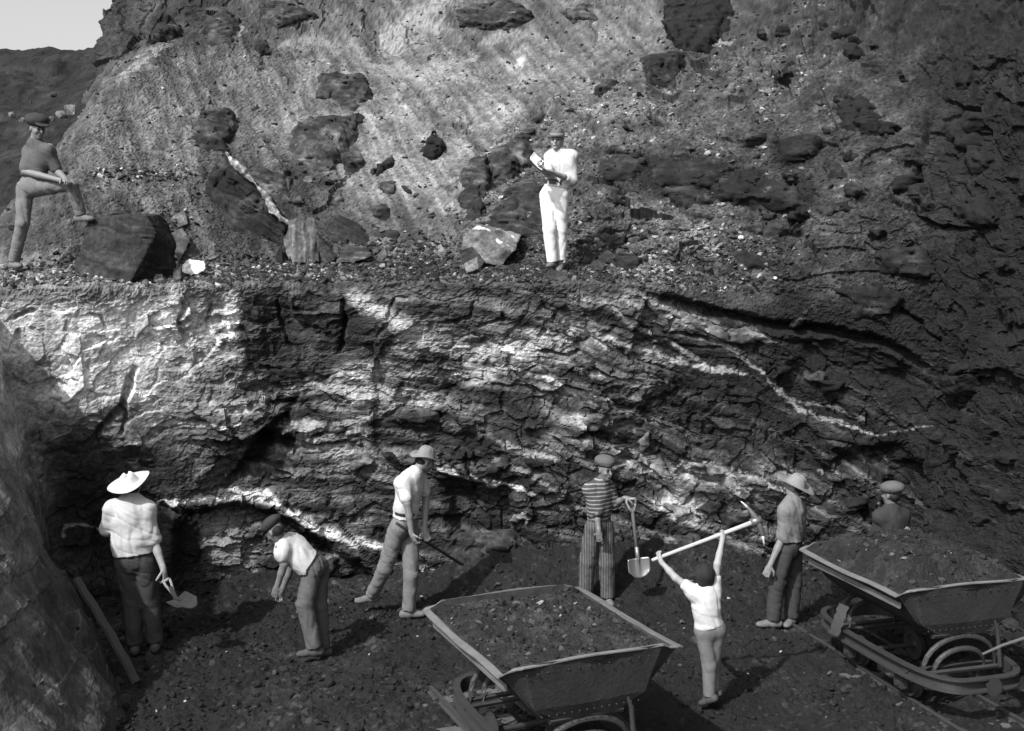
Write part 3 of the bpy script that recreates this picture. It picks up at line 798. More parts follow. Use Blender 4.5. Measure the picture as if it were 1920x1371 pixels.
# ------------------------------------------------------------------ boulders and stones lying about
def B(px, py, Y): return (px, py, Y)
rock('block', [B(275,404,12.15),B(168,408,12.45),B(306,404,12.9),B(205,402,13.2),B(150,470,12.40),B(133,514,12.30),B(240,536,11.98),B(292,440,12.12),B(332,452,12.85),B(326,532,12.7),B(200,520,13.2),B(300,520,13.2)],
     'big squared grey stone block with flat top and black shaded end under the raised foot', 'stone block', h=.018, seed=11, amp=.035, freq=3.5, lam=.016, lam_dir=(.2,0,1), tone=46, var=.3)
rock('boulder', [B(400,312,14.2),B(428,290,14.25),B(455,318,14.15),B(492,356,14.0),B(522,400,13.9),B(543,418,13.9),B(532,455,13.75),B(490,462,13.6),B(405,452,13.6),B(372,425,13.75),B(385,360,14.0)] + [B(430,300,14.7),B(540,430,14.5),B(380,440,14.5)],
     'dark leaning slate boulder crossed along its edge by a narrow white vein', 'boulder', h=.018, seed=12, amp=.055, freq=3.2, lam=.045, lam_dir=(.55,.2,.8), tone=38, var=1.0, notch=.05)
rock('slate', [B(527,470,13.2),B(545,410,13.35),B(590,405,13.3),B(597,432,13.15),B(588,465,13.0),B(600,492,13.0),B(548,494,13.0),B(560,430,13.6),B(590,480,13.6)],
     'upright splintered slate chunk with pale streaked face at the foot of the vein boulder', 'rock', h=.016, seed=13, amp=.012, freq=5, lam=.03, lam_dir=(1,.1,.1), tone=72, var=.4)
rock('slate', [B(585,430,13.35),B(597,445,13.2),B(632,480,13.2),B(622,494,13.15),B(580,494,13.2),B(600,440,13.7),B(625,490,13.7)],
     'low dark wedge of slate tucked against the upright splintered chunk', 'rock', h=.016, seed=14, amp=.015, freq=5, lam=.028, lam_dir=(.8,.1,.5), tone=50, var=.4)
rock('slate', [B(612,425,13.9),B(636,402,14.0),B(668,418,13.9),B(702,448,13.8),B(690,462,13.6),B(640,458,13.6),B(618,450,13.7),B(650,410,14.3),B(690,455,14.2)],
     'rounded dark laminated slate leaning behind the upright splintered chunk', 'rock', h=.018, seed=15, amp=.02, freq=4, lam=.03, lam_dir=(.5,.1,.9), tone=44, var=.4)
rock('slate', [B(515,478,13.05),B(528,455,13.2),B(532,495,13.0),B(518,495,13.0),B(525,470,13.4)], 'narrow dark splinter standing beside the upright slate chunk', 'rock', h=.014, seed=16, amp=.01, freq=6, lam=.02, lam_dir=(1,0,.2), tone=46)
rock('boulder', [B(868,445,13.35),B(900,420,13.5),B(935,432,13.45),B(978,440,13.45),B(968,465,13.2),B(940,500,13.05),B(905,492,13.0),B(865,470,13.15),B(880,430,13.9),B(970,450,13.9),B(930,500,13.6)],
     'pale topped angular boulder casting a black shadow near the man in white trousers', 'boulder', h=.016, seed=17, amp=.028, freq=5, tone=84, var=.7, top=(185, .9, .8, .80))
rock('boulder', [B(850,418,13.9),B(880,412,13.95),B(900,425,13.8),B(870,452,13.6),B(852,445,13.7),B(870,420,14.2)], 'round grey rock behind the pale topped boulder', 'rock', h=.016, seed=18, amp=.02, tone=72)
rock('rock', [B(860,470,13.1),B(885,462,13.2),B(912,490,13.0),B(900,505,12.95),B(866,495,12.95),B(880,480,13.4)], 'dark sloping slab lying against the front of the pale topped boulder', 'rock', h=.014, seed=19, amp=.012, tone=52, lam=.012)
rock('rock', [B(870,495,12.95),B(895,482,13.0),B(898,505,12.9),B(875,512,12.9),B(885,495,13.2)], 'small whitish rock under the dark slab by the pale topped boulder', 'rock', h=.012, seed=20, amp=.012, tone=120)
rock('boulder', [B(325,470,13.05),B(318,440,13.2),B(342,425,13.3),B(356,450,13.15),B(348,475,13.0),B(335,495,12.95),B(345,440,13.6)], 'tall narrow grey stone standing just behind the big squared block', 'rock', h=.014, seed=21, amp=.02, tone=70)
rock('rock', [B(320,410,13.3),B(345,395,13.4),B(352,418,13.3),B(330,430,13.2),B(338,405,13.7)], 'grey stone perched above the tall narrow stone', 'rock', h=.014, seed=22, amp=.016, tone=74)
rock('rock', [B(338,497,12.75),B(352,486,12.85),B(384,488,12.8),B(386,508,12.7),B(355,518,12.65),B(340,512,12.65),B(362,500,13.0)], 'bright white lump of rock lying to one side of the big squared block', 'rock', h=.012, seed=23, amp=.02, freq=7, tone=225, var=.2)
rock('rock', [B(325,505,12.7),B(342,495,12.75),B(340,525,12.6),B(322,526,12.6),B(335,510,12.9)], 'grey stone wedged between the big block and the bright white lump', 'rock', h=.012, seed=24, amp=.014, tone=78)
rock('rock', [B(285,530,11.95),B(291,514,12.0),B(305,513,12.05),B(310,532,11.95),B(296,534,11.9),B(300,520,12.15)], 'small pointed grey stone at the foot of the shaded block end', 'rock', h=.01, seed=25, amp=.008, tone=88)
rock('rock', [B(265,533,11.9),B(270,524,11.95),B(280,524,11.95),B(281,536,11.85),B(272,530,12.1)], 'little stone beside the small pointed stone under the block', 'rock', h=.01, seed=26, amp=.006, tone=80)
rock('rock', [B(746,434,13.5),B(752,428,13.6),B(768,429,13.6),B(763,435,13.5),B(757,432,13.7)], 'flat bright white chip lying on the dark rubble', 'rock', h=.01, seed=27, amp=.005, tone=220, var=.1)
rock('rock', [B(700,425,13.8),B(745,440,13.7),B(760,430,13.9),B(735,470,13.4),B(700,470,13.4),B(720,430,14.2)], 'jagged dark ledge of rubble below the flat white chip', 'rock', h=.016, seed=28, amp=.03, tone=42, lam=.02)
rock('rock', [B(1105,492,13.25),B(1128,482,13.35),B(1140,490,13.3),B(1132,508,13.15),B(1108,508,13.15),B(1120,495,13.6)], 'dark angular stone a step away from the white trousered man', 'rock', h=.012, seed=29, amp=.012, tone=56)
rock('rock', [B(1120,482,13.4),B(1140,468,13.5),B(1155,480,13.4),B(1150,497,13.3),B(1128,490,13.3),B(1140,478,13.7)], 'dark block resting behind the angular stone by the white trousered man', 'rock', h=.012, seed=30, amp=.012, tone=50)
rock('rock', [B(1018,515,12.95),B(1035,505,13.0),B(1062,512,12.98),B(1066,526,12.9),B(1030,528,12.88),B(1045,515,13.2)], 'dark stone just under the feet of the man in white trousers', 'rock', h=.012, seed=31, amp=.012, tone=50)
rock('rock', [B(1096,520,12.9),B(1108,514,12.95),B(1116,523,12.9),B(1104,527,12.85),B(1106,518,13.1)], 'small pale stone on the ledge edge near the white trousered man', 'rock', h=.01, seed=32, amp=.008, tone=130)
rock('boulder', [B(645,465,13.3),B(690,458,13.3),B(700,480,13.1),B(660,495,13.0),B(630,492,13.05),B(660,470,13.6)], 'broad grey slab lying in front of the rounded slate', 'rock', h=.016, seed=33, amp=.02, tone=60, lam=.015)
rock('rock', [B(706,478,13.2),B(722,462,13.3),B(728,478,13.2),B(716,490,13.1),B(718,470,13.5)], 'small upright grey stone at the end of the broad slab', 'rock', h=.012, seed=34, amp=.01, tone=66)
rock('rock', [B(820,460,13.2),B(830,457,13.25),B(834,470,13.2),B(823,474,13.15),B(828,463,13.4)], 'round white speckled stone in the dark rubble', 'rock', h=.01, seed=35, amp=.006, tone=150)
vein_pts = [(424,286),(440,306),(458,324),(480,345),(498,368),(512,392),(527,410),(545,419)]
rb = bpy.data.objects['boulder']; vdy = rb['dY']
vein_w = [13.98, 13.98, 13.93, 13.86, 13.80, 13.74, 13.70, 13.70]
vw = np.array([P(px, py, w + vdy + .085) for (px, py), w in zip(vein_pts, vein_w)])
f = Field(vw.min(0) - .12, vw.max(0) + .12, .014)
for i in range(len(vein_pts) - 1):
    a, b = vw[i], vw[i + 1]
    f.cone(a, b, .026 + .014 * (i % 3), .026 + .014 * ((i + 1) % 3), .02)
x, y, z = f.grid(); f.F += (.022 * fbm(x * 16, y * 16, z * 16, 3, 333) + .03 * fbm(x * 5, y * 5, z * 5, 2, 335)).astype(np.float32)
V, F = f.mesh(); c = np.array(rb.location)
vo = link('white_vein', mesh_np('white_vein', V - c, F, np.clip(lin(118 * np.exp(1.0 * fbm(V[:, 0] * 14, V[:, 1] * 14, V[:, 2] * 14, 3, 334))) * KROCK, .02, .75)), M['rock'], rb)

# pale rocks on the far hill
for k, (px, py, s, tv, lab) in enumerate([
    (20,216,12,92,'pale boulder on the far hill behind the back of the capped man'), (40,224,9,84,'small pale boulder on the far hill touching the back of the cap'),
    (112,212,14,100,'second largest pale boulder on the far hill, facing the capped man'), (132,208,17,110,'largest pale boulder on the far hill, between the capped man and the slope'),
    (150,216,10,92,'small pale boulder on the far hill nearest the pale slope'), (98,222,8,74,'little grey boulder on the far hill in front of the capped face'),
    (60,192,8,66,'grey boulder on the far hill directly above the cap'), (20,190,9,62,'grey boulder on the far hill uphill of the one behind the back'), (100,178,8,60,'highest grey boulder on the dark far hill')]):
    c = P(px, py, 25.0 - 0.05 * k); r = s / FPX * 25
    rr = random.Random(k)
    pts = [c + np.array([rr.uniform(-1, 1) * r, rr.uniform(-.6, .6) * r, rr.uniform(-.8, .8) * r]) for _ in range(14)]
    me, cc = rock_mesh('boulder', pts, .05, 400 + k, .04, 3, 0, tone=tv, var=.4)
    o = link('boulder', me, M['rock']); o.location = cc
    tag(o, lab, 'boulder', 'boulders on the far hill')

# loose stones: a few shapes in three tones
STONES = []; STONE_AT = []
for k in range(9):
    rr = random.Random(50 + k)
    pts = [np.array([rr.gauss(0, 1), rr.gauss(0, .8), rr.gauss(0, .6)]) for _ in range(11)]
    pts = np.array(pts); pts = pts / np.abs(pts).max(0) * [1, .85, .65]
    for tn, tv in (('dark', 42), ('grey', 78), ('pale', 150)):
        me, _ = rock_mesh('stone', pts, .22, 600 + k, .06, 1.4, 0, tone=tv, var=.35)
        STONES.append(me)
        if k == 0 and tn == 'dark': pass
def stone_at(px, py, rpx, tn, label, group, rnd, vmin=0, vmax=9, on_floor=False, sink=.25):
    if on_floor:
        Yf = CZ * FPX / (py - HZ); p = P(px, py, Yf); p[2] = floor_z(p[0], p[1])
    else:
        p, n = on_rock(px, py, vmin, vmax)
    r = rpx / FPX * p[1]
    o = bpy.data.objects.new('stone', STONES[rnd.randrange(9) * 3 + tn])
    o.location = (p[0], p[1], p[2] + r * (.55 - sink) * .4)
    o.scale = (r * rnd.uniform(.8, 1.25), r * rnd.uniform(.8, 1.2), r * rnd.uniform(.7, 1.1))
    o.rotation_euler = (rnd.uniform(-.5, .5), rnd.uniform(-.5, .5), rnd.uniform(0, 6.28)); STONE_AT.append((o, px, py, rpx, tn))
    if not o.data.materials: o.data.materials.append(M['rock'])
    COL.objects.link(o); return tag(o, label, 'stone', group)
rnd = random.Random(21)
ZONES = [
 (34, (430, 500, 850, 526), 4, 8, (5, 4, 1), 'small angular stone in the rubble strip along the ledge below the slate chunks', 'stones along the ledge', 4, 5.6, False),
 (22, (760, 455, 1010, 520), 4, 9, (5, 4, 2), 'small stone in the dark rubble around the pale topped boulder', 'stones around the pale topped boulder', 4, 6.2, False),
 (26, (1075, 470, 1260, 530), 4, 10, (6, 4, 2), 'small stone in the rubble heap beside the white trousered man', 'stones beside the white trousered man', 4, 6.2, False),
 (28, (180, 316, 345, 350), 4, 9, (2, 5, 4), 'small stone in the pebble line crossing the slope above the big squared block', 'stones in the pebble line', 5, 7, False),
 (26, (215, 345, 375, 505), 4, 9, (3, 5, 2), 'small stone scattered on the debris slope behind the big squared block', 'stones behind the big block', 4, 7, False),
 (24, (680, 420, 860, 500), 4, 9, (6, 3, 1), 'small stone in the debris between the slate chunks and the pale topped boulder', 'stones between slate and boulder', 4, 6.5, False),
 (16, (1060, 150, 1260, 300), 4, 10, (6, 3, 1), 'dark stone lodged on the border between pale slope and dark slope', 'stones on the slope border', 5, 9, False),
 (20, (260, 1180, 720, 1360), 3, 6, (3, 4, 2), 'small stone on the pit floor in front of the bending man', 'stones on the floor before the bending man', 0, 1, True),
 (14, (640, 1120, 800, 1200), 3, 6, (2, 3, 4), 'pale stone on the pit floor by the feet of the man with the bar', 'stones by the man with the bar', 0, 1, True),
 (22, (1160, 1100, 1500, 1190), 4, 8, (4, 4, 1), 'small stone on the pit floor behind the child with the pickaxe', 'stones behind the child', 0, 1, True),
 (14, (1340, 1220, 1600, 1360), 4, 8, (4, 4, 1), 'small stone on the pit floor near the rails', 'stones near the rails', 0, 1, True),
 (14, (40, 1180, 260, 1360), 4, 9, (4, 4, 1), 'small stone on the earth bank beside the plank', 'stones on the earth bank', 0, 3, False),
]
for n, (x0, y0, x1, y1), r0, r1, wts, lab, grp, va, vb_, onf in ZONES:
    for _ in range(n):
        rp = r0 + (r1 - r0) * rnd.random() ** 2; tn = rnd.choices((0, 1, 2), wts)[0]
        core = lab[lab.index('stone'):]
        qx, qy = rnd.uniform(x0, x1), rnd.uniform(y0, y1)
        if math.hypot(qx - 1043, qy - 240) < 45: qx -= 90
        stone_at(qx, qy, rp, tn, ('small ' if rp < r0 + .45 * (r1 - r0) else 'larger ') + ('dark ', 'grey ', 'pale ')[tn] + core, grp, rnd, va, vb_, onf)

# each stone is singled out by its size, tone and the landmark it lies nearest to
LANDMARKS = [('the squared block', 235, 475), ('the bright white lump', 365, 503), ('the vein crossed boulder', 455, 385), ('the upright splintered slate', 570, 450), ('the flat white chip', 757, 432),
             ('the pale topped boulder', 920, 460), ('the man in white trousers', 1042, 470), ('the raised foot', 165, 405), ('the pit child', 1330, 1240), ('the boy in stripes', 1123, 1060), ('the bending man', 590, 1150),
             ('the man with the bar', 750, 1080), ('the straw hatted man', 255, 1130), ('the plank', 195, 1190), ('the heaped wagon', 1700, 1150), ('the level filled wagon', 1000, 1200), ('the grey shirted man', 1470, 1100), ('the felt hat', 1043, 245)]
ORD = ['', 'second ', 'third ', 'fourth ', 'fifth ', 'sixth ', 'seventh ', 'eighth ', 'ninth ', 'tenth ', 'eleventh ', 'twelfth ', 'thirteenth ', 'fourteenth ', 'fifteenth ', 'sixteenth ', 'seventeenth ', 'eighteenth ', 'nineteenth ', 'twentieth ']
kinds = {}
for t_ in STONE_AT: kinds.setdefault((t_[3] >= 5.5, t_[4]), []).append(t_)
for (big, tn), L in kinds.items():
    kn = ('larger ' if big else 'small ') + ('dark ', 'grey ', 'pale ')[tn] + 'stone'
    for o, px, py, r_, _ in L:
        best = None
        for nm, lx, ly in LANDMARKS:
            d = math.hypot(px - lx, py - ly); rk = sum(1 for u in L if math.hypot(u[1] - lx, u[2] - ly) < d)
            if rk < len(ORD) and (best is None or d < best[0]): best = (d, rk, nm)
        if best: o['label'] = kn + ', ' + ORD[best[1]] + 'closest of its size and tone to ' + best[2]

# finer rubble and gravel: nobody could count it
def gravel(name, pts, sizes, tones, seed):
    t = (1 + 5 ** .5) / 2
    iv = np.array([(-1,t,0),(1,t,0),(-1,-t,0),(1,-t,0),(0,-1,t),(0,1,t),(0,-1,-t),(0,1,-t),(t,0,-1),(t,0,1),(-t,0,-1),(-t,0,1)], float) / 1.9
    fc = np.array([(0,11,5),(0,5,1),(0,1,7),(0,7,10),(0,10,11),(1,5,9),(5,11,4),(11,10,2),(10,7,6),(7,1,8),(3,9,4),(3,4,2),(3,2,6),(3,6,8),(3,8,9),(4,9,5),(2,4,11),(6,2,10),(8,6,7),(9,8,1)])
    rs = np.random.RandomState(seed); n = len(pts)
    A = iv[None] * (1 + rs.uniform(-.38, .38, (n, 12, 1))) * rs.uniform(.6, 1.3, (n, 1, 3)) * np.array([1, 1, .75])
    th = rs.uniform(0, 6.28, n); c, s = np.cos(th)[:, None], np.sin(th)[:, None]
    A = np.stack([A[..., 0] * c - A[..., 1] * s, A[..., 0] * s + A[..., 1] * c, A[..., 2] + .35 * A[..., 0]], -1)
    V = A * sizes[:, None, None] + pts[:, None, :]
    F = fc[None] + (np.arange(n) * 12)[:, None, None]
    o = link(name, mesh_np(name, V.reshape(-1, 3), F.reshape(-1, 3), np.repeat(np.clip(lin(tones) * KROCK, .01, .6), 12)), M['rock'])
    return tag(o, kind='stuff')
rs = np.random.RandomState(5)
den = benchm * 3.0 + ds * (.22 + 1.2 * sstep(.0, .4, bl)) * sstep(1650, 1400, PX) + tal * .03 + tal * sstep(.1, .4, bl) * .3 * sstep(60, 200, PX)
den += 2.5 * face * sstep(60, 0, np.abs(PY - 325) * 3 + np.maximum(0, np.abs(PX - 270) - 80)) + 1.5 * face * sstep(1, .2, ((PX - 300) / 75) ** 2 + ((PY - 440) / 70) ** 2)
den += 2.2 * face * sstep(1, .3, ((PX - 900) / 330) ** 2 + ((PY - 480) / 45) ** 2) + 1.6 * face * sstep(1, .3, ((PX - 1330) / 200) ** 2 + ((PY - 490) / 70) ** 2)
den = den * ((PX > -60) & (PX < 2000) & (PY > -60) & (PY < 1400)) * (VV > 3.97)
area = np.linalg.norm(np.cross(du, dv), axis=2); pr = (den * area).ravel().astype(float); pr /= pr.sum()
ix = rs.choice(pr.size, 21000, p=pr)
gp = SURFD.reshape(-1, 3)[ix]; gs = .010 + .034 * rs.rand(len(ix)) ** 3.5
gravel('rubble', gp + np.array([0, 0, .004]), gs, np.clip(tone.ravel()[ix] * (1 - .25 * tal.ravel()[ix]) * np.exp(rs.normal(-.05, .38, len(ix))), 20, 170), 6)
gx = rs.uniform(-5, 5.2, 9000); gy = 7.6 + 5.4 * rs.rand(9000)
gk = fbm(gx * 1.2, gy * 1.2, gx * 0, 3, 203) + rs.normal(0, .15, 9000) > -.08
gx, gy = gx[gk], gy[gk]
gravel('gravel', np.stack([gx, gy, floor_z(gx, gy) + .008], -1), .010 + .030 * rs.rand(len(gx)) ** 3.5, np.clip(32 * np.exp(rs.normal(0, .34, len(gx))), 18, 120), 7)
#==PEOPLE==
# ------------------------------------------------------------------ people
def bm_tube(bm, pts, rad, n=10, cap=True):
    pts = [Vector([float(c) for c in p]) for p in pts]; rad = rad if isinstance(rad, (list, tuple)) else [rad] * len(pts)
    rings = []
    up = Vector((0.13, 0.31, 0.94))
    for i, p in enumerate(pts):
        d = (pts[min(i + 1, len(pts) - 1)] - pts[max(i - 1, 0)]).normalized()
        a = d.cross(up).normalized(); b = d.cross(a).normalized()
        r = rad[i]; ra, rb = (r if isinstance(r, tuple) else (r, r))
        rings.append([bm.verts.new(p + a * math.cos(2 * math.pi * k / n) * ra + b * math.sin(2 * math.pi * k / n) * rb) for k in range(n)])
    for i in range(len(rings) - 1):
        for k in range(n): bm.faces.new((rings[i][k], rings[i][(k + 1) % n], rings[i + 1][(k + 1) % n], rings[i + 1][k]))
    if cap: bm.faces.new(rings[0][::-1]); bm.faces.new(rings[-1])
def bm_obj(name, bm, mat, parent=None, smooth=False, base=None):
    if base is not None: bmesh.ops.translate(bm, verts=bm.verts, vec=-Vector([float(c) for c in base]))
    bmesh.ops.recalc_face_normals(bm, faces=bm.faces)
    me = bpy.data.meshes.new(name); bm.to_mesh(me); bm.free()
    for p in me.polygons: p.use_smooth = smooth
    return link(name, me, mat, parent)
def unit(v):
    v = np.asarray(v, float); return v / (np.linalg.norm(v) + 1e-9)
def frame(fwd, up=(0, 0, 1)):
    f = unit(fwd); l = unit(np.cross(up, f)); u = np.cross(f, l); return f, l, u        # forward, left, up
M['skin'] = plain_mat('skin', .14, .6, .12, 30, .1, .003, .35)
M['skin_light'] = plain_mat('light skin', .22, .6, .12, 30, .1, .003, .35)
M['skin_dark'] = plain_mat('dark skin', .11, .5, .15, 30, .1, .003, .4)
M['eye'] = plain_mat('eye', .012, .3, .1)
M['lip'] = plain_mat('lips', .06, .6, .1)
M['hair'] = plain_mat('hair', .014, .6, .3, 60, .5, .01)
M['white_cloth'] = plain_mat('white cotton', .39, .9, .24, 6, .4, .008)
M['bright_cloth'] = plain_mat('bleached cotton', .55, .9, .10, 9, .25, .005)
M['pale_cloth'] = plain_mat('pale shirt', .37, .9, .26, 7, .3, .006)
M['dust_cloth'] = plain_mat('dusty trousers', .115, .95, .35, 7, .4, .008)
M['grey_cloth'] = plain_mat('grey trousers', .072, .95, .35, 7, .4, .008)
M['dark_cloth'] = plain_mat('dark trousers', .036, .95, .4, 7, .4, .008)
M['black_cloth'] = plain_mat('dark jacket', .028, .95, .4, 7, .4, .008)
M['grey_shirt'] = plain_mat('worn grey shirt', .125, .95, .3, 8, .4, .008)
M['mid_shirt'] = plain_mat('faded work shirt', .07, .95, .3, 9, .4, .008)
M['straw'] = plain_mat('straw hat', .42, .9, .15, 40, .5, .006)
M['felt'] = plain_mat('felt hat', .085, .9, .2, 20, .3, .004)
M['felt_band'] = plain_mat('hat band', .16, .8, .2, 20)
M['felt_pale'] = plain_mat('dusty felt hat', .15, .9, .3, 12, .4, .006)
M['cap'] = plain_mat('tweed cap', .08, .95, .3, 45, .5, .006)
M['cap_dark'] = plain_mat('dark cap', .03, .95, .3, 40, .5, .006)
M['leather'] = plain_mat('leather belt', .022, .45, .3, 30, .2, .003, .4)
M['shoe'] = plain_mat('dusty shoe', .10, .8, .4, 14, .4, .006)
M['shoe_dark'] = plain_mat('worn dark shoe', .05, .8, .4, 14, .4, .006)
M['stripe_shirt'] = stripe_mat('striped jersey', .05, .22, 2, 24, .28, .010)
M['stripe_trousers'] = stripe_mat('striped trousers', .045, .095, 0, 38, .35, .010)
M['paper'] = plain_mat('paper', .75, .8, .06, 20)
M['cover'] = plain_mat('notebook cover', .03, .6, .2, 20)

def folds(f, amp, seed, stretch=(1, 1, 1.2), freq=11.0):
    x, y, z = f.grid()
    m = np.abs(f.F) < .03
    n = np.zeros_like(f.F)
    a, b, c = x[m], y[m], z[m]
    sh_ = .10 * pn(a * 3, b * 3, c * 3, seed + 5)
    # long hanging folds with a few cross creases
    r1 = np.maximum(0, .30 - np.abs(pn(a * 9 + c * 2.2 + sh_ * 8, b * 9 - c * 1.3, c * 2.0, seed + 2)) * 1.5) * 2.2
    r2 = np.maximum(0, .20 - np.abs(pn(a * 2.5 + sh_, b * 2.5, (c + a * .5) * 10 + sh_ * 9, seed + 9)) * 1.6) * 2.2
    n[m] = amp * (.85 * r1 + .75 * r2 + .35 * fbm(a * freq, b * freq, c * freq, 2, seed, .5)) - amp * .3
    f.F = f.F + n

def hand_prims(f, wr, d, palm, side, s=1.0, curl=.55, k=.006):
    """palm, four unequal bent fingers and a thumb.  d: from wrist to knuckles, palm: way the palm faces, side: +1/-1 thumb side along cross(d, palm)"""
    d = unit(d); palm = unit(np.asarray(palm) - d * (np.asarray(palm) @ d)); t = np.cross(d, palm) * side
    R = np.stack([d, t, palm])
    f.ell(wr + d * .048 * s, np.array([.052, .040, .017]) * s, R, .012)
    f.cone(wr - d * .02 * s, wr + d * .03 * s, .024 * s, .026 * s, .015)
    for i, (L, off) in enumerate(((.072, .030), (.080, .010), (.074, -.011), (.058, -.030))):
        p = wr + d * (.086 - abs(off) * .15) * s + t * off * s
        a = 0.35 * curl; r = .0092 * s
        for j, fr in enumerate((.46, .30, .24)):
            dd = unit(d * math.cos(a) + palm * math.sin(a) + t * off * .8)
            q = p + dd * L * fr * s
            f.cone(p, q, r, r * .92, k); p = q; r *= .92; a += curl * (1.15 if j == 0 else .9)
    p = wr + d * .022 * s + t * .030 * s
    for dd, L in ((unit(d * .6 + t * .75 + palm * .3), .040), (unit(d * .85 + t * .25 + palm * (.3 + .5 * curl)), .030), (unit(d * .8 + palm * (.4 + .6 * curl)), .024)):
        q = p + dd * L * s; f.cone(p, q, .0115 * s, .0102 * s, k); p = q

def head_prims(f, c, fw, up, s=1.0):
    F, L, U = frame(fw, up)
    g = lambda a, b, u: c + (F * a + L * b + U * u) * s
    R = np.stack([F, L, U])
    f.ell(g(-.008, 0, .022), np.array([.098, .077, .098]) * s, R, .02)
    f.ell(g(.030, 0, -.045), np.array([.064, .056, .072]) * s, R, .03)
    f.ell(g(.068, 0, -.090), np.array([.024, .026, .022]) * s, R, .02)
    for b in (-1, 1):
        f.ell(g(.058, b * .040, -.022), np.array([.030, .024, .026]) * s, R, .018)
        f.ell(g(-.004, b * .079, -.005), np.array([.018, .010, .031]) * s, R, .008)
    f.cone(g(.086, -.034, .030), g(.086, .034, .030), .012 * s, .012 * s, .012)
    for b in (-1, 1): f.ell(g(.098, b * .031, .006), np.array([.018, .017, .012]) * s, R, .01, 'sub')
    f.cone(g(.092, 0, .018), g(.116, 0, -.022), .009 * s, .014 * s, .010)
    f.cone(g(.090, -.018, -.052), g(.090, .018, -.052), .009 * s, .009 * s, .006)
    f.cone(g(.086, -.016, -.065), g(.086, .016, -.065), .010 * s, .010 * s, .006)
    return F, L, U

def lathe_hat(prof, n=40, sx=1.0, sy=1.0, warp=None):
    """closed profile (r, z) turned round; warp(x, y, z, r) bends the result"""
    V = []
    for k in range(n):
        a = 2 * math.pi * k / n
        for r, z in prof:
            x, y = r * math.cos(a) * sx, r * math.sin(a) * sy
            V.append(warp(x, y, z, r, a) if warp else (x, y, z))
    m = len(prof); F = []
    for k in range(n):
        for j in range(m):
            F.append((k * m + j, ((k + 1) % n) * m + j, ((k + 1) % n) * m + (j + 1) % m, k * m + (j + 1) % m))
    return np.array(V, float), np.array(F)

def place(V, c, F, L, U): return c + V[:, :1] * F + V[:, 1:2] * L + V[:, 2:3] * U

def hat(kind, c, fw, up, s, mat, band=None, parent=None, base=None, brim=.15, crown=.105, name='hat', droop=0.0, curl=.02, bill=1.0):
    up = unit(up); fw = np.asarray(fw, float); F, L, U = frame(fw - up * (fw @ up), up)
    if kind == 'brim':
        prof = [(0.001, crown), (.045, crown + .004), (.072, crown - .012), (.084, crown - .04), (.092, .012), (.100, .004), (brim * .8, .002), (brim, .004), (brim + .002, .0), (brim * .8, -.003), (.098, -.003), (.088, .006), (.070, crown - .045), (.001, crown - .02)]
        def warp(x, y, z, r, a):
            if r > .1: z += curl * (math.sin(a) ** 2) * ((r - .1) / (brim - .1)) ** 1.5 - droop * (math.cos(a) ** 2) * (r - .1) / (brim - .1) + .006 * math.sin(3 * a + 1) * (r - .1) / (brim - .1)
            elif z > crown * .5:
                z -= .028 * max(0, 1 - (y / .03) ** 2) * (1 if z > crown * .8 else .3) ; x *= 1 - .1 * (z / crown); y *= 1 - .22 * (z / crown) * (1 if x > 0 else .5)
            return (x * 1.10, y * .95, z)
        V, Fc = lathe_hat(prof, 44, 1, 1, warp)
        V = V * s
        o = link(name, mesh_np(name, place(V, c, F, L, U) - base, Fc, None, True), mat, parent)
        if band is not None:
            pb = [(.0935, .010), (.0965, .012), (.0925, .040), (.0895, .040)]
            Vb, Fb = lathe_hat(pb, 40, 1.10, .95)
            link('hat_band', mesh_np('hat_band', place(Vb * s, c, F, L, U) - base, Fb, None, True), band, o)
        return o
    if kind == 'cap':
        f = Field(c - .2 * s, c + .22 * s, .007)
        R = np.stack([F, L, U])
        f.ell(c + (U * .034 - F * .014) * s, np.array([.120, .106, .066]) * s, R, .01)
        f.ell(c + (U * .010) * s, np.array([.101, .086, .040]) * s, R, .015)
        f.ell(c + (F * (.065 + .040 * bill) + U * .006) * s, np.array([.052 * bill, .064, .010]) * s, unit_rows(F - .25 * U, L), .008)
        folds(f, .005, 77)
        V, Fc = f.mesh()
        return link(name, mesh_np(name, V - base, Fc, None, True), mat, parent)

def unit_rows(F, L):
    F = unit(F); U = unit(np.cross(F, L)); L = np.cross(U, F); return np.stack([F, L, U])

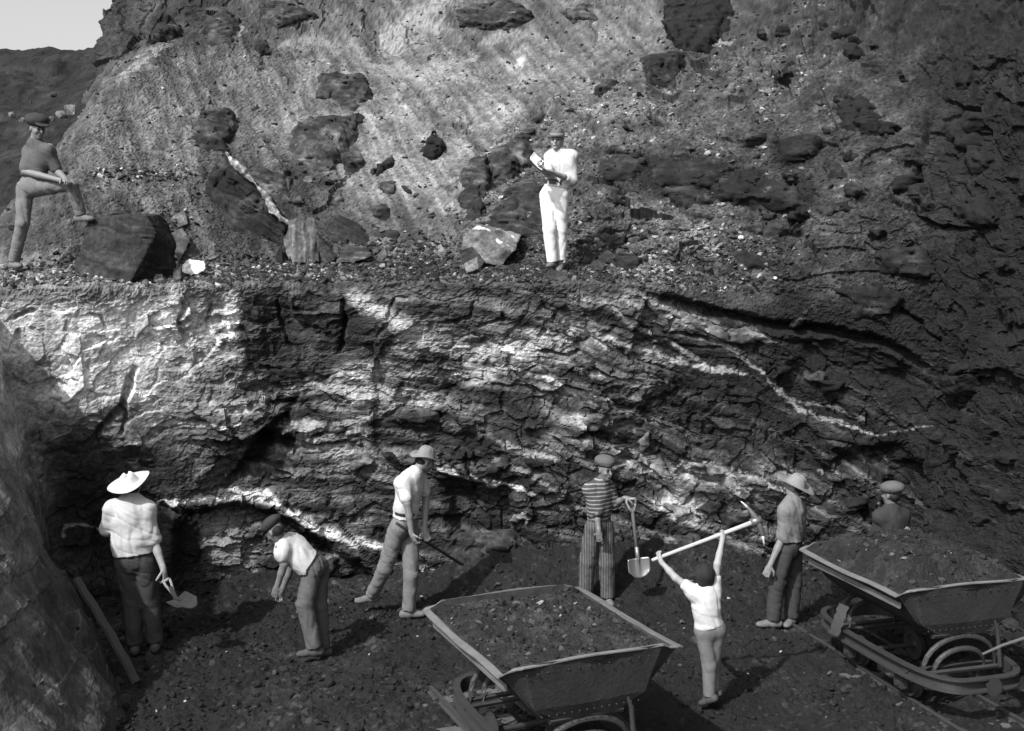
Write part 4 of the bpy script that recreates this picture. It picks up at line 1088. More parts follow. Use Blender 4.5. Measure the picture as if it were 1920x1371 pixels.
def person(label, group, J, s, face, head_up, cloth, hands, lat, hlat=None, belly=1.0, h=.0065):
    """J: joints in world space.  lat: direction of the shoulder line (towards the viewer's right side of the body)."""
    lat = unit(lat); hlat = lat if hlat is None else unit(hlat)
    neck, sh, hip, head = J['neck'], J['sh'], J['hip'], J['head']
    w = .160 * s; hw = .088 * s
    spine = unit(sh - hip)
    SL, SR = sh - lat * w, sh + lat * w
    if 'shL' in J: SL = J['shL']
    if 'shR' in J: SR = J['shR']
    HL, HR = hip - hlat * hw, hip + hlat * hw
    base = np.array([(J['anL'][0] + J['anR'][0]) / 2, (J['anL'][1] + J['anR'][1]) / 2, min(J['anL'][2], J['anR'][2]) - .08 * s])
    root = empty('person', base, label, 'person', group)
    def torso(f, g, top=True, low=True, k=.05):
        fr = unit(np.cross(lat, spine)); R = np.stack([lat, fr, spine])
        mid = hip + (sh - hip) * .42
        if top:
            f.ell(sh - spine * .115 * s, np.array([.150, .108, .175]) * s + g, R, k)
            [f.cone(neck - spine * .035 * s, q - spine * .030 * s, .046 * s + g, .050 * s + g, k) for q in (SL, SR)]
            f.cone(neck - spine * .02 * s, sh - spine * .03 * s, .062 * s + g * .6, .085 * s + g, k)
            f.ell(mid, np.array([.142, .100, .165]) * s * [belly, belly, 1] + g, R, k)
        if low:
            R2 = np.stack([hlat, unit(np.cross(hlat, spine)), unit(np.cross(np.cross(hlat, spine), -hlat))])
            f.ell(hip + spine * .035 * s, np.array([.160, .108, .125]) * s + g, np.stack([hlat, fr, np.cross(hlat, fr)]), k)
    allp = np.array(list(J.values()))
    # the body: one continuous surface
    f = Field(allp.min(0) - .24 * s, allp.max(0) + .2 * s, h)
    torso(f, -.012)
    f.cone(head - unit(head - neck) * .03 * s, neck - spine * .03 * s, .054 * s, .058 * s, .03)
    for S, E, Wr in ((SL, J['elL'], J['wrL']), (SR, J['elR'], J['wrR'])):
        f.cone(S, E, .052 * s, .040 * s, .03); f.cone(E, E + (Wr - E) * .45, .041 * s, .038 * s, .015); f.cone(E + (Wr - E) * .4, Wr, .038 * s, .026 * s, .01)
    for Hp, Kn, An, To in ((HL, J['knL'], J['anL'], J['toL']), (HR, J['knR'], J['anR'], J['toR'])):
        f.cone(Hp, Kn, .080 * s, .052 * s, .03); f.cone(Kn, Kn + (An - Kn) * .4, .052 * s, .052 * s, .02); f.cone(Kn + (An - Kn) * .35, An, .052 * s, .036 * s, .02)
        dq = To - An; dq = unit(dq * [1, 1, 1 if abs(dq[2]) > .05 else 0]); uq = unit(np.array([0, 0, 1]) - dq * dq[2]); f.cone(An - uq * .03 * s, An + dq * .09 * s - uq * .04 * s, .032 * s, .024 * s, .02)
    for wr, el, (dirv, palm, side, curl) in ((J['wrL'], J['elL'], hands[0]), (J['wrR'], J['elR'], hands[1])):
        hand_prims(f, wr, unit(wr - el) if dirv is None else dirv, palm, side, s, curl)
    FW, LF, UP = head_prims(f, head, face, head_up, s * .98)
    V, Fc = f.mesh()
    body = link('body', mesh_np('body', V - base, Fc, None, True), cloth['skin'], root)
    for b in (-1, 1):
        ef = Field(np.zeros(3) - .016, np.zeros(3) + .016, .006); ef.ell(np.zeros(3), np.array([.012, .0135, .0095]) * s)
        ev, efc = ef.mesh(); pos = head + (FW * .084 + LF * b * .031 + UP * .008) * s
        link('eye', mesh_np('eye', place(ev, pos, FW, LF, UP) - base, efc, None, True), M['eye'], root)
        bf_ = Field(np.zeros(3) - [.03, .045, .03], np.zeros(3) + [.03, .045, .03], .005); bf_.cone(np.array([0, -.018, -.002 * b]), np.array([0, .018, .002 * b]), .0055, .0045, .004)
        bv, bfc = bf_.mesh(); link('eyebrow', mesh_np('eyebrow', place(bv * s, head + (FW * .096 + LF * b * .033 + UP * .036) * s, FW, LF, UP) - base, bfc, None, True), M['hair'], root)
    mf_ = Field(np.zeros(3) - [.03, .05, .03], np.zeros(3) + [.03, .05, .03], .005); mf_.cone(np.array([0, -.022, 0]), np.array([0, .022, 0]), .0055, .0055, .004)
    mv, mfc = mf_.mesh(); link('mouth', mesh_np('mouth', place(mv * s, head + (FW * .0945 - UP * .058) * s, FW, LF, UP) - base, mfc, None, True), M['lip'], root)
    # clothes
    tp = np.array([J[q] for q in ('neck', 'sh', 'hip', 'elL', 'elR') + (('wrL', 'wrR') if max(cloth['sleeve']) > 1 else ())] + [SL, SR])
    f = Field(tp.min(0) - .2 * s, tp.max(0) + .16 * s, .0085)
    loose = cloth.get('loose', .016)
    if cloth['shirt'] is not None:
        torso(f, loose, True, cloth.get('tail', True), .045)
        for S, E, Wr, q in ((SL, J['elL'], J['wrL'], cloth['sleeve'][0]), (SR, J['elR'], J['wrR'], cloth['sleeve'][1])):
            a = S + (E - S) * min(q, 1.0)
            f.cone(S - spine * .028 * s - (S - sh) * .10, a, .052 * s + loose * .5, (.058 if q < 1 else .055) * s + loose * .4, .065)
            if q > 1: f.cone(E, E + (Wr - E) * (q - 1), .056 * s + loose * .4, .044 * s + loose * .3, .025)
        folds(f, cloth.get('fold', .012), int(abs(base[0]) * 100) + 3)
        # neck opening and a hem cut level with the hips
        x, y, z = f.grid()
        fr = unit(np.cross(lat, spine))
        cut = (hip[0] - x) * spine[0] + (hip[1] - y) * spine[1] + (hip[2] - z) * spine[2] + cloth.get('hem', .02) * s
        near = np.sqrt((x - hip[0]) ** 2 + (y - hip[1]) ** 2 + (z - hip[2]) ** 2) < .32 * s
        near &= (np.abs((x - hip[0]) * hlat[0] + (y - hip[1]) * hlat[1] + (z - hip[2]) * hlat[2]) < .21 * s)
        f.F = np.where(near, np.maximum(f.F, cut + .006 * pn(x * 12, y * 12, z * 12, 9)), f.F)
        V, Fc = f.mesh()
        so_ = link('shirt', mesh_np('shirt', V - base, Fc, None, True), cloth['shirt'], root)
        if cloth.get('collar'):
            cf = Field(neck - .16, neck + .16, .006)
            for b in (-1, 1):
                p0 = neck + UP * .0 + np.cross(lat, spine) * 0
                fd = unit(np.array([FW[0], FW[1], 0])); ld = np.array([-fd[1], fd[0], 0])
                cf.ell(neck - spine * .01 + fd * .045 + ld * b * .045, np.array([.045, .024, .012]), unit_rows(fd * .6 - ld * b * .5 - spine * .9, ld), .008)
            cv, cfc = cf.mesh(); link('collar', mesh_np('collar', cv - base, cfc, None, True), cloth['shirt'], so_)
    tp = np.array([J[q] for q in ('hip', 'knL', 'knR', 'anL', 'anR')])
    f = Field(tp.min(0) - .22 * s, tp.max(0) + .22 * s, .0085)
    torso(f, .012, False, True, .04)
    wl = cloth.get('wide', 1.0); stop = cloth.get('cuff', .95)
    for Hp, Kn, An in ((HL, J['knL'], J['anL']), (HR, J['knR'], J['anR'])):
        f.cone(Hp, Kn, .098 * s, .080 * s * wl, .03); f.cone(Kn, Kn + (An - Kn) * stop, .079 * s * wl, .068 * s * wl, .02)
    folds(f, cloth.get('tfold', .013), int(abs(base[0]) * 77) + 9)
    x, y, z = f.grid()
    cut = (x - hip[0]) * spine[0] + (y - hip[1]) * spine[1] + (z - hip[2]) * spine[2] - cloth.get('waist', .115) * s
    f.F = np.maximum(f.F, cut)
    for Kn, An in ((J['knL'], J['anL']), (J['knR'], J['anR'])):
        ax = unit(An - Kn); e = Kn + (An - Kn) * stop
        c2 = (x - e[0]) * ax[0] + (y - e[1]) * ax[1] + (z - e[2]) * ax[2] - .012
        nr = np.sqrt((x - e[0]) ** 2 + (y - e[1]) ** 2 + (z - e[2]) ** 2) < .14 * s
        f.F = np.where(nr, np.maximum(f.F, c2), f.F)
    V, Fc = f.mesh()
    link('trousers', mesh_np('trousers', V - base, Fc, None, True), cloth['trousers'], root)
    if cloth.get('belt') is not None:
        bf = Field(hip - .3, hip + .35, .0065)
        cb = hip + spine * cloth.get('waist', .115) * s
        fr = unit(np.cross(lat, spine)); R = np.stack([hlat, fr, np.cross(hlat, fr)])
        bf.ell(hip + spine * .035 * s, np.array([.160, .108, .125]) * s + .027, R, .03); bf.ell(hip + (sh - hip) * .42, np.array([.142, .100, .165]) * s + .022, R, .03)
        x, y, z = bf.grid(); t = (x - cb[0]) * spine[0] + (y - cb[1]) * spine[1] + (z - cb[2]) * spine[2]
        bf.F = np.maximum(bf.F, np.abs(t - .0) - cloth.get('belt_w', .024))
        V, Fc = bf.mesh(); link('belt', mesh_np('belt', V - base, Fc, None, True), cloth['belt'], root)
        bk = cb + np.cross(lat, spine) * 0
    for An, To in ((J['anL'], J['toL']), (J['anR'], J['toR'])):
        d = unit(To - An - np.array([0, 0, (To - An)[2] + .0]) * (0 if abs((To - An)[2]) > .05 else 1))
        upv = unit(np.array([0, 0, 1]) - d * d[2]); hl = An - d * .055 * s - upv * .035 * s
        ff_ = Field(np.minimum(An, To) - .16, np.maximum(An, To) + .16, .0065)
        Rr = np.stack([d, unit(np.cross(upv, d)), upv])
        ff_.cone(hl, An - upv * .03 * s, .040 * s, .042 * s, .02); ff_.cone(An + upv * .02 * s, An - upv * .03 * s, .046 * s, .046 * s, .02)
        L = .205 * s; ff_.cone(hl, hl + d * L * .6, .040 * s, .040 * s, .02); ff_.ell(hl + d * L * .82 - upv * .006 * s, np.array([.072, .045, .034]) * s, Rr, .02)
        x, y, z = ff_.grid(); bt = hl - upv * .036 * s
        ff_.F = np.maximum(ff_.F, (bt[0] - x) * upv[0] + (bt[1] - y) * upv[1] + (bt[2] - z) * upv[2])
        V, Fc = ff_.mesh(); link('shoe', mesh_np('shoe', V - base, Fc, None, True), cloth['shoe'], root)
    if cloth.get('hair'):
        hf = Field(head - .2, head + .2, .007)
        if not cloth.get('hat'): hf.ell(head + (-FW * .018 + UP * .030) * s, np.array([.100, .084, .096]) * s, np.stack([FW, LF, UP]), .02)
        hf.ell(head + (-FW * .042 - UP * .012) * s, np.array([.068, .077, .062]) * s, np.stack([FW, LF, UP]), .03)
        if cloth['hair'] == 'child':
            R3 = np.stack([FW, LF, UP]); hf.ell(head + (-FW * .016 + UP * .02) * s, np.array([.128, .118, .122]) * s, R3, .03)
            hf.ell(head + (-FW * .05 - UP * .07) * s, np.array([.075, .095, .06]) * s, R3, .03); hf.ell(head + np.array([-.135, -.01, -.005]) * s, np.array([.05, .05, .035]) * s, None, .04)
        folds(hf, .010, 31, freq=14)
        V, Fc = hf.mesh(); link('hair', mesh_np('hair', V - base, Fc, None, True), M['hair'], root)
    hk = cloth.get('hat')
    if hk:
        kw = dict(hk); kind = kw.pop('kind'); mat = kw.pop('mat'); off = kw.pop('off', .052); hu = kw.pop('up', tuple(UP)); hf_ = kw.pop('fw', face)
        C_ = unit(hu); A = unit(np.asarray(hf_, float) - C_ * (np.asarray(hf_, float) @ C_))
        hat(kind, head + C_ * off * s - A * .008 * s, hf_, hu, s * kw.pop('size', 1.0), mat, parent=root, base=base, **kw)
    return root, base

def JP(Y, **k): return {n: P(v[0], v[1], Y + (v[2] if len(v) > 2 else 0)) for n, v in k.items()}
g_w = 'quarrymen at work in the pit'; g_b = 'men standing on the rock ledge'
D_ = np.array([0, 0, -1.0])

# man with his foot on the block
Yb = on_rock(40, 509, 4.0)[0][1] + .05
J = JP(Yb, head=(70,242,-.03), neck=(66,264,0), sh=(74,278,.02), hip=(58,354,.0), elL=(47,322,-.08), wrL=(112,338,-.22), elR=(108,322,.0), wrR=(122,335,-.20),
       knL=(42,420,-.06), anL=(26,492,.02), toL=(44,500,-.15), knR=(134,346,-.12), anR=(152,404,-.04), toR=(184,396,-.12))
person('man in dark jersey and cap with one foot raised against the squared block', g_b, J, .98, (.72,-.62,-.22), (.05,-.1,1),
       dict(skin=M['skin'], shirt=M['mid_shirt'], sleeve=(.85,.85), trousers=M['dust_cloth'], shoe=M['shoe'], hem=.13, waist=.16, belt=M['pale_cloth'], belt_w=.016, wide=.92,
            hat=dict(kind='cap', mat=M['cap_dark'], size=1.22, off=.060), hair=True), ((None,(0,0,-1),1,.7),(None,(-.3,0,-1),-1,.8)), (.88,-.42,-.02), (.90,-.40,.05))

# man in white with a notebook
Yb2 = on_rock(1045, 509, 4.0)[0][1] + .02
J = JP(Yb2, head=(1044,264,-.04), neck=(1050,281,.0), sh=(1053,290,.02), hip=(1039,367,0), elL=(1027,326,-.20), wrL=(1016,318,-.36), elR=(1073,338,-.06), wrR=(1032,322,-.30),
       knL=(1030,430,-.06), anL=(1036,492,-.02), toL=(1028,500,-.18), knR=(1051,431,.02), anR=(1051,494,.06), toR=(1044,504,-.12))
person('man in bright white shirt and trousers and felt hat holding a notebook', g_b, J, .99, (-.22,-.96,-.05), (.05,0,1),
       dict(skin=M['skin_light'], shirt=M['white_cloth'], sleeve=(.95,1.25), trousers=M['bright_cloth'], shoe=M['shoe'], hem=.10, waist=.155, belt=M['leather'], belt_w=.034, wide=1.0, loose=.020, fold=.012, tfold=.009, collar=True,
            hat=dict(kind='brim', mat=M['felt'], band=M['felt_band'], brim=.138, crown=.112, off=.048, curl=.012, up=(.04,-.12,1))), ((unit([-.4,-.5,.35]),(.5,-.5,.4),1,.8),(unit([-.85,-.5,.2]),(-.2,-.2,.9),1,.7)), (.86,-.5,.02), (.88,-.46,0))

# straw-hat man seen from behind
Yp = 10.75
J = JP(Yp, head=(246,914,.06), neck=(244,935,.0), sh=(242,950,0), hip=(253,1056,0), elL=(199,992,.06), wrL=(212,1010,.30), elR=(288,1012,.02), wrR=(306,1066,-.06),
       knL=(249,1128,.04), anL=(252,1213,.0), toL=(250,1222,.16), knR=(282,1128,.06), anR=(292,1205,.05), toR=(296,1212,.2))
J['anL'][2] = floor_z(J['anL'][0], J['anL'][1]) + .085; J['anR'][2] = floor_z(J['anR'][0], J['anR'][1]) + .085; J['toL'][2] = J['anL'][2] - .03; J['toR'][2] = J['anR'][2] - .03
person('man seen from behind in white shirt and wide pale straw hat', g_w, J, 1.04, (-.12,.97,-.24), (-.22,-.05,1),
       dict(skin=M['skin_light'], shirt=M['white_cloth'], sleeve=(.98,.98), trousers=M['dark_cloth'], shoe=M['shoe_dark'], hem=.09, waist=.15, wide=1.05, loose=.034, fold=.016,
            hair=True, hat=dict(kind='brim', mat=M['straw'], brim=.20, crown=.095, off=.05, curl=.025, up=(-.26,-.26,1), size=1.02)), (((0,.6,.4),(.8,0,.2),1,.7),((.25,-.1,-1),(-.9,.2,-.2),-1,.9)), (.99,.08,-.03), None, 1.12)

# bending man
Yq = 10.55
J = JP(Yq, head=(515,996,-.04), neck=(529,1013,.0), sh=(538,1022,.04), hip=(592,1066,.1), elL=(533,1058,-.12), wrL=(520,1098,-.12), elR=(546,1062,.22), wrR=(530,1104,.22),
       knL=(572,1132,-.04), anL=(590,1216,-.05), toL=(568,1226,-.08), knR=(597,1134,.16), anR=(606,1216,.16), toR=(588,1224,.16))
person('man in a pale shirt bending forward at the waist under the white vein', g_w, J, .93, (-.70,.35,-.68), (-.5,.1,.8),
       dict(skin=M['skin_dark'], shirt=M['pale_cloth'], sleeve=(.45,.45), trousers=M['grey_cloth'], shoe=M['shoe_dark'], hem=.10, waist=.14, wide=1.12, hair=True, loose=.022,
            hat=dict(kind='cap', mat=M['cap_dark'], off=.05)), ((None,(.3,.9,0),1,.8),(None,(.3,-.9,0),1,.8)), (.25,.95,.0), (.3,.93,0))

# man with the iron bar
Ym = 11.75
J = JP(Ym, head=(797,864,.06), neck=(778,884,.0), sh=(770,896,0), hip=(756,990,0), elL=(764,944,-.22), wrL=(772,1000,-.22), elR=(799,930,.22), wrR=(796,994,.02),
       knL=(722,1066,-.03), anL=(696,1116,.12), toL=(680,1124,.08), knR=(771,1078,-.05), anR=(766,1138,-.04), toR=(792,1146,-.02))
J['anR'][2] = floor_z(J['anR'][0], J['anR'][1]) + .085; J['toR'][2] = J['anR'][2] - .03
person('man in a white shirt and hat striding and driving an iron bar towards the rock', g_w, J, 1.0, (.80,.42,-.42), (.42,.1,.9),
       dict(skin=M['skin'], shirt=M['white_cloth'], sleeve=(.75,.75), trousers=M['dust_cloth'], shoe=M['shoe'], hem=.115, waist=.165, belt=M['leather'], belt_w=.018, wide=1.0, hair=True, loose=.022,
            hat=dict(kind='brim', mat=M['felt_pale'], band=None, brim=.15, crown=.11, off=.045, droop=.02, up=(.30,.0,1))), (((.3,0,-.9),(.6,.5,0),1,.9),((.3,-.3,-.8),(.2,-.9,0),1,.9)), (.48,.87,.02), (.62,.78,0))

# boy in the striped jersey
Ys = 12.2
J = JP(Ys, head=(1135,882,-.03), neck=(1128,901,.0), sh=(1123,911,0), hip=(1123,990,0), elL=(1118,958,-.10), wrL=(1123,996,-.18), elR=(1152,944,.08), wrR=(1173,934,-.02),
       knL=(1102,1052,-.02), anL=(1097,1112,.0), toL=(1094,1124,-.14), knR=(1137,1056,.02), anR=(1140,1120,.04), toR=(1146,1128,-.1))
person('boy in striped jersey and round cap resting one hand on an upright shovel', g_w, J, .93, (.52,-.84,-.10), (.03,0,1),
       dict(skin=M['skin_dark'], shirt=M['stripe_shirt'], sleeve=(.98,.90), trousers=M['stripe_trousers'], shoe=M['shoe'], hem=.10, waist=.15, belt=M['leather'], belt_w=.014, wide=1.25, fold=.010, tfold=.010, hair=True,
            hat=dict(kind='cap', mat=M['cap'], size=1.1, off=.070, bill=.4)), (((.05,-.1,-1),(.3,.9,0),-1,.75),((.95,-.1,-.05),(0,0,-1),-1,.8)), (.80,.58,-.03), (.9,.42,0))

for o in [o for o in bpy.data.objects if o.name.startswith('shirt') and o.data.materials and o.data.materials[0] == M['stripe_shirt']]:
    bs = np.array(o.parent.location)
    for S_, E_, q_ in (((J['sh'] - unit((.80,.58,-.03)) * .149), J['elL'], .98), ((J['sh'] + unit((.80,.58,-.03)) * .149), J['elR'], .90)):
        e_ = S_ + (E_ - S_) * q_; ax_ = unit(E_ - S_); bm = bmesh.new(); bm_tube(bm, [e_ + ax_ * .015, e_ + ax_ * .045, e_ + ax_ * .066], [.066, .068, .062], 16)
        bm_obj('cuff', bm, M['leather'], o, True, bs)

# child with the pickaxe
Yc = 9.4
J = JP(Yc, head=(1318,1078,.02), neck=(1322,1101,.0), sh=(1320,1112,0), shL=(1300,1108,-.02), shR=(1339,1106,.03), hip=(1332,1184,0), elL=(1267,1084,.02), wrL=(1240,1054,.10), elR=(1345,1058,.05), wrR=(1354,1014,.14),
       knL=(1330,1248,-.02), anL=(1330,1306,-.04), toL=(1308,1313,.04), knR=(1336,1244,.06), anR=(1338,1296,.06), toR=(1318,1302,.14))
person('small child seen from behind swinging a pickaxe up over the head with both arms', g_w, J, .74, (-.50,.84,.12), (-.05,0,1),
       dict(skin=M['skin_light'], shirt=M['white_cloth'], sleeve=(.42,.42), trousers=M['dust_cloth'], shoe=M['shoe_dark'], hem=.06, waist=.115, wide=.98, hair='child', loose=.014, fold=.010, tfold=.007), (((-.3,.3,.8),(.6,.6,.3),1,1.0),((.25,.3,.8),(-.2,.7,.3),-1,1.0)), (.96,.24,.03), (.97,.2,0))

# stooping man in a hat by the far cart
Yr = 11.45
J = JP(Yr, head=(1488,914,.04), neck=(1487,936,0), sh=(1486,948,0), hip=(1480,1030,0), elL=(1468,1006,-.12), wrL=(1444,1060,-.16), elR=(1500,1006,.16), wrR=(1478,1058,.22),
       knL=(1457,1094,-.04), anL=(1450,1158,-.02), toL=(1426,1167,-.03), knR=(1487,1094,.1), anR=(1484,1158,.10), toR=(1476,1166,.0))
for q, a in (('anL', 'toL'), ('anR', 'toR')):
    J[q][2] = floor_z(J[q][0], J[q][1]) + .085; J[a][2] = J[q][2] - .03
person('man in a grey shirt and tilted wide hat looking down beside the heaped cart', g_w, J, .98, (-.80,.45,-.45), (-.35,.05,.93),
       dict(skin=M['skin'], shirt=M['grey_shirt'], sleeve=(1.0,1.0), trousers=M['dark_cloth'], shoe=M['shoe'], hem=.10, waist=.15, wide=1.1, loose=.026, hair=True,
            hat=dict(kind='brim', mat=M['felt_pale'], brim=.19, crown=.11, off=.042, up=(.40,-.20,1), droop=.01)), ((None,(.5,.8,0),1,.7),(None,(.5,-.8,0),1,.7)), (.62,.78,.0), (.7,.7,0))

# man behind the far cart
Yz = 12.35
J = JP(Yz, head=(1671,928,.0), neck=(1672,950,0), sh=(1671,962,0), hip=(1670,1044,0), elL=(1640,1006,.04), wrL=(1640,1056,-.04), elR=(1700,1008,.06), wrR=(1694,1040,.2),
       knL=(1658,1100,.02), anL=(1656,1112,.0), toL=(1650,1118,.15), knR=(1684,1100,.06), anR=(1686,1112,.06), toR=(1684,1118,.2))
for q, a in (('L', 1), ('R', 1)):
    J['an' + q] = np.array([J['an' + q][0], J['an' + q][1], floor_z(J['an' + q][0], J['an' + q][1]) + .085]); J['to' + q][2] = J['an' + q][2] - .03
    J['kn' + q] = (J['hip'] + J['an' + q]) / 2 + np.array([(-.08 if q == 'L' else .08), .03, 0])
person('man in a dark jacket and cap turned away behind the heaped cart', g_w, J, .98, (-.62,.74,-.1), (0,0,1),
       dict(skin=M['skin_dark'], shirt=M['black_cloth'], sleeve=(1.9,1.9), trousers=M['dark_cloth'], shoe=M['shoe_dark'], hem=.0, waist=.13, loose=.026, hair=True,
            hat=dict(kind='cap', mat=M['cap'], size=1.15, off=.045)), ((None,(.5,-.5,0),1,.7),(None,(-1,0,0),1,.5)), (.93,.36,0))

# ------------------------------------------------------------------ tools
M['wood'] = plain_mat('worn pale wood', .30, .75, .35, 8, .3, .004)
M['wood_dark'] = plain_mat('dirty wood', .07, .8, .4, 8, .4, .006)
M['plank'] = plain_mat('weathered plank', .045, .85, .4, 6, .5, .008)
M['steel'] = plain_mat('worn steel', .16, .38, .3, 9, .2, .003, .5, .6)
M['iron'] = plain_mat('dark iron', .022, .6, .4, 10, .3, .004, .4)
M['bright_steel'] = plain_mat('polished pick point', .45, .4, .2, 12, .1, .002, .5, .3)

def shovel(name, label, grip, foot, tip_dir, face_n, Lb, wb, shaft_mat, grip_w=.055, blade_mat='steel'):
    """grip: middle of the D handle, foot: where shaft meets blade"""
    base = np.array(foot); root = empty(name, base, label, 'shovel')
    g, f_ = np.array(grip), np.array(foot); ax = unit(f_ - g); t = unit(np.cross(ax, face_n)); n = unit(np.cross(t, ax))
    bm = bmesh.new(); bm_tube(bm, [g + ax * .10, g + ax * .35, f_ + ax * .06], [.017, .019, .020], 10); bm_obj('shaft', bm, shaft_mat, root, True, base)
    bm = bmesh.new()
    bm_tube(bm, [g - t * grip_w, g - t * grip_w * .3, g + t * grip_w * .3, g + t * grip_w], [.014, .016, .016, .014], 10)
    for sg in (-1, 1): bm_tube(bm, [g + t * grip_w * sg * .9, g + t * grip_w * sg * .95 + ax * .035, g + t * grip_w * sg * .6 + ax * .085, g + ax * .15 + t * .008 * sg], [.012, .012, .013, .014], 8)
    bm_obj('grip', bm, M['dust_wood'], root, True, base)
    bm = bmesh.new(); nu, nv = 15, 13; a2 = unit(tip_dir); t2 = t; n2 = unit(np.cross(t2, a2)); vs = []
    for sidx in (0, 1):
        for i in range(nu):
            for j in range(nv):
                u = i / (nu - 1) * 2 - 1; v = j / (nv - 1)
                ww = wb * (1 - .30 * max(0, v - .62) ** 1.4 / .38 ** 1.4 * abs(u) ** 0.5) * (1 if v > .05 else .93)
                vv = v - (.24 * u * u * (max(0, v - .4) / .6) ** 1.5)
                dish = .035 * (u * u) + .012 * math.cos(u * 9) * math.exp(-(u * 5) ** 2) * (1 - v) * 2 + .02 * v * v
                p = f_ + a2 * (vv * Lb) + t2 * (u * ww) + n2 * (dish + (.004 if sidx else 0)); vs.append(bm.verts.new([float(c) for c in p]))
    q = lambda s_, i, j: vs[s_ * nu * nv + i * nv + j]
    for i in range(nu - 1):
        for j in range(nv - 1):
            bm.faces.new((q(0, i, j), q(0, i + 1, j), q(0, i + 1, j + 1), q(0, i, j + 1))); bm.faces.new((q(1, i, j), q(1, i, j + 1), q(1, i + 1, j + 1), q(1, i + 1, j)))
    for i in range(nu - 1):
        bm.faces.new((q(0, i, 0), q(1, i, 0), q(1, i + 1, 0), q(0, i + 1, 0))); bm.faces.new((q(0, i, nv - 1), q(0, i + 1, nv - 1), q(1, i + 1, nv - 1), q(1, i, nv - 1)))
    for j in range(nv - 1):
        bm.faces.new((q(0, 0, j), q(0, 0, j + 1), q(1, 0, j + 1), q(1, 0, j))); bm.faces.new((q(0, nu - 1, j), q(1, nu - 1, j), q(1, nu - 1, j + 1), q(0, nu - 1, j + 1)))
    bm_obj('blade', bm, M[blade_mat], root, True, base)
    bm = bmesh.new(); bm_tube(bm, [f_ - ax * .12 , f_ + ax * .0, f_ + a2 * Lb * .35 + n2 * .008], [.024, .024, .010], 10); bm_obj('socket', bm, M[blade_mat], root, True, base)
    return root
M['dull'] = plain_mat('iron darkened as if shaded', .028, .95, .5, 8, .4, .006, .05)  # blade colour lowered to stand in for shade on it
M['dust_wood'] = plain_mat('handle wood', .20, .7, .3, 12, .3, .004)
shovel('shovel', 'shovel standing upright under the hand of the boy in the striped jersey', P(1183, 936, 12.15), P(1196, 1046, 12.12), (.06,-.1,-1), (.1,-1,.1), .215, .122, M['wood_dark'])
shovel('shovel', 'short shovel with a bent pale handle hanging from the hand of the straw hatted man', P(312, 1088, 10.66), P(330, 1122, 10.62), (.9,-.25,-.35), (.2,-.8,.5), .22, .10, M['dust_wood'], .03, 'dull')
# pickaxe
a, b = P(1222, 1051, 9.52), P(1416, 978, 9.60)
root = empty('pickaxe', (a + b) / 2, 'pickaxe with a long pale wooden handle raised over the head of the child', 'pickaxe'); base = (a + b) / 2; ax = unit(b - a)
bm = bmesh.new(); bm_tube(bm, [a, a + ax * .03, a + (b - a) * .5, a + (b - a) * .85, b + ax * .05], [.013, .016, .017, .019, .024], 12); bm_obj('handle', bm, M['wood'], root, True, base)
t1, t2 = P(1389, 940, 9.62), P(1433, 1024, 9.58)
c0 = b + ax * .01
def bez(p, q, r, n=10): return [p * (1 - t) ** 2 + q * 2 * t * (1 - t) + r * t * t for t in np.linspace(0, 1, n)]
cc_ = 2 * c0 - (t1 + t2) / 2 + ax * .015
arc = bez(t1, cc_, t2, 17)
bm = bmesh.new(); bm_tube(bm, arc[2:-2], [.010 + .020 * math.sin(math.pi * k / 12) for k in range(13)], 8); bm_tube(bm, [c0 - ax * .05, c0 + ax * .045], [.037, .037], 10); hd = bm_obj('pick_head', bm, M['steel'], root, True, base)
for pts, r in ((arc[:4], [.003, .008, .012, .015]), (arc[::-1][:4], [.003, .008, .012, .015])):
    bm = bmesh.new(); bm_tube(bm, pts, r, 8); bm_obj('pick_point', bm, M['bright_steel'], hd, True, base)
# iron bar of the striding man
a, b = P(770, 998, 11.58), P(862, 1056, 12.2)
bm = bmesh.new(); bm_tube(bm, [a - unit(b - a) * .25, a, b, b + unit(b - a) * .08], [.015, .015, .015, .004], 10)
o = bm_obj('iron_bar', bm, M['iron'], None, True, a); o.location = Vector(a); tag(o, 'dark iron bar held by the striding man and pushed at the rock', 'crowbar')
# notebook of the man in white
c = P(1003, 309, Yb2 - .42); ax = unit(P(1012, 319, 0 + Yb2 - .40) - P(993, 301, Yb2 - .44)); nn = unit(np.array([.3, -.25, .75])); nn = unit(nn - ax * (nn @ ax)); tt = np.cross(nn, ax)
root = empty('notebook', c, 'small open notebook with dark cover in the hands of the man in white', 'notebook')
def slab(nm, mat, c0, ex, ey, ez, parent, bend=0.0):
    bm = bmesh.new(); vs = {}
    for k in (0, 1):
        for i in range(7):
            for j in (0, 1):
                u = i / 6 * 2 - 1
                vs[k, i, j] = bm.verts.new([float(q) for q in (c0 + ex * u + ey * (j * 2 - 1) + ez * (k * 2 - 1) + unit(ez) * bend * (u * u))])
    for i in range(6):
        bm.faces.new((vs[0,i,0],vs[0,i,1],vs[0,i+1,1],vs[0,i+1,0])); bm.faces.new((vs[1,i,0],vs[1,i+1,0],vs[1,i+1,1],vs[1,i,1]))
        for j in (0, 1): bm.faces.new((vs[0,i,j],vs[0,i+1,j],vs[1,i+1,j],vs[1,i,j]))
    for i in (0, 6): bm.faces.new((vs[0,i,0],vs[0,i,1],vs[1,i,1],vs[1,i,0]))
    return bm_obj(nm, bm, mat, parent, False)
slab('cover', M['cover'], np.zeros(3), ax * .095, tt * .072, nn * .006, root, .006)
slab('page', M['paper'], nn * .013, ax * .090, tt * .066, nn * .004, root, .008)
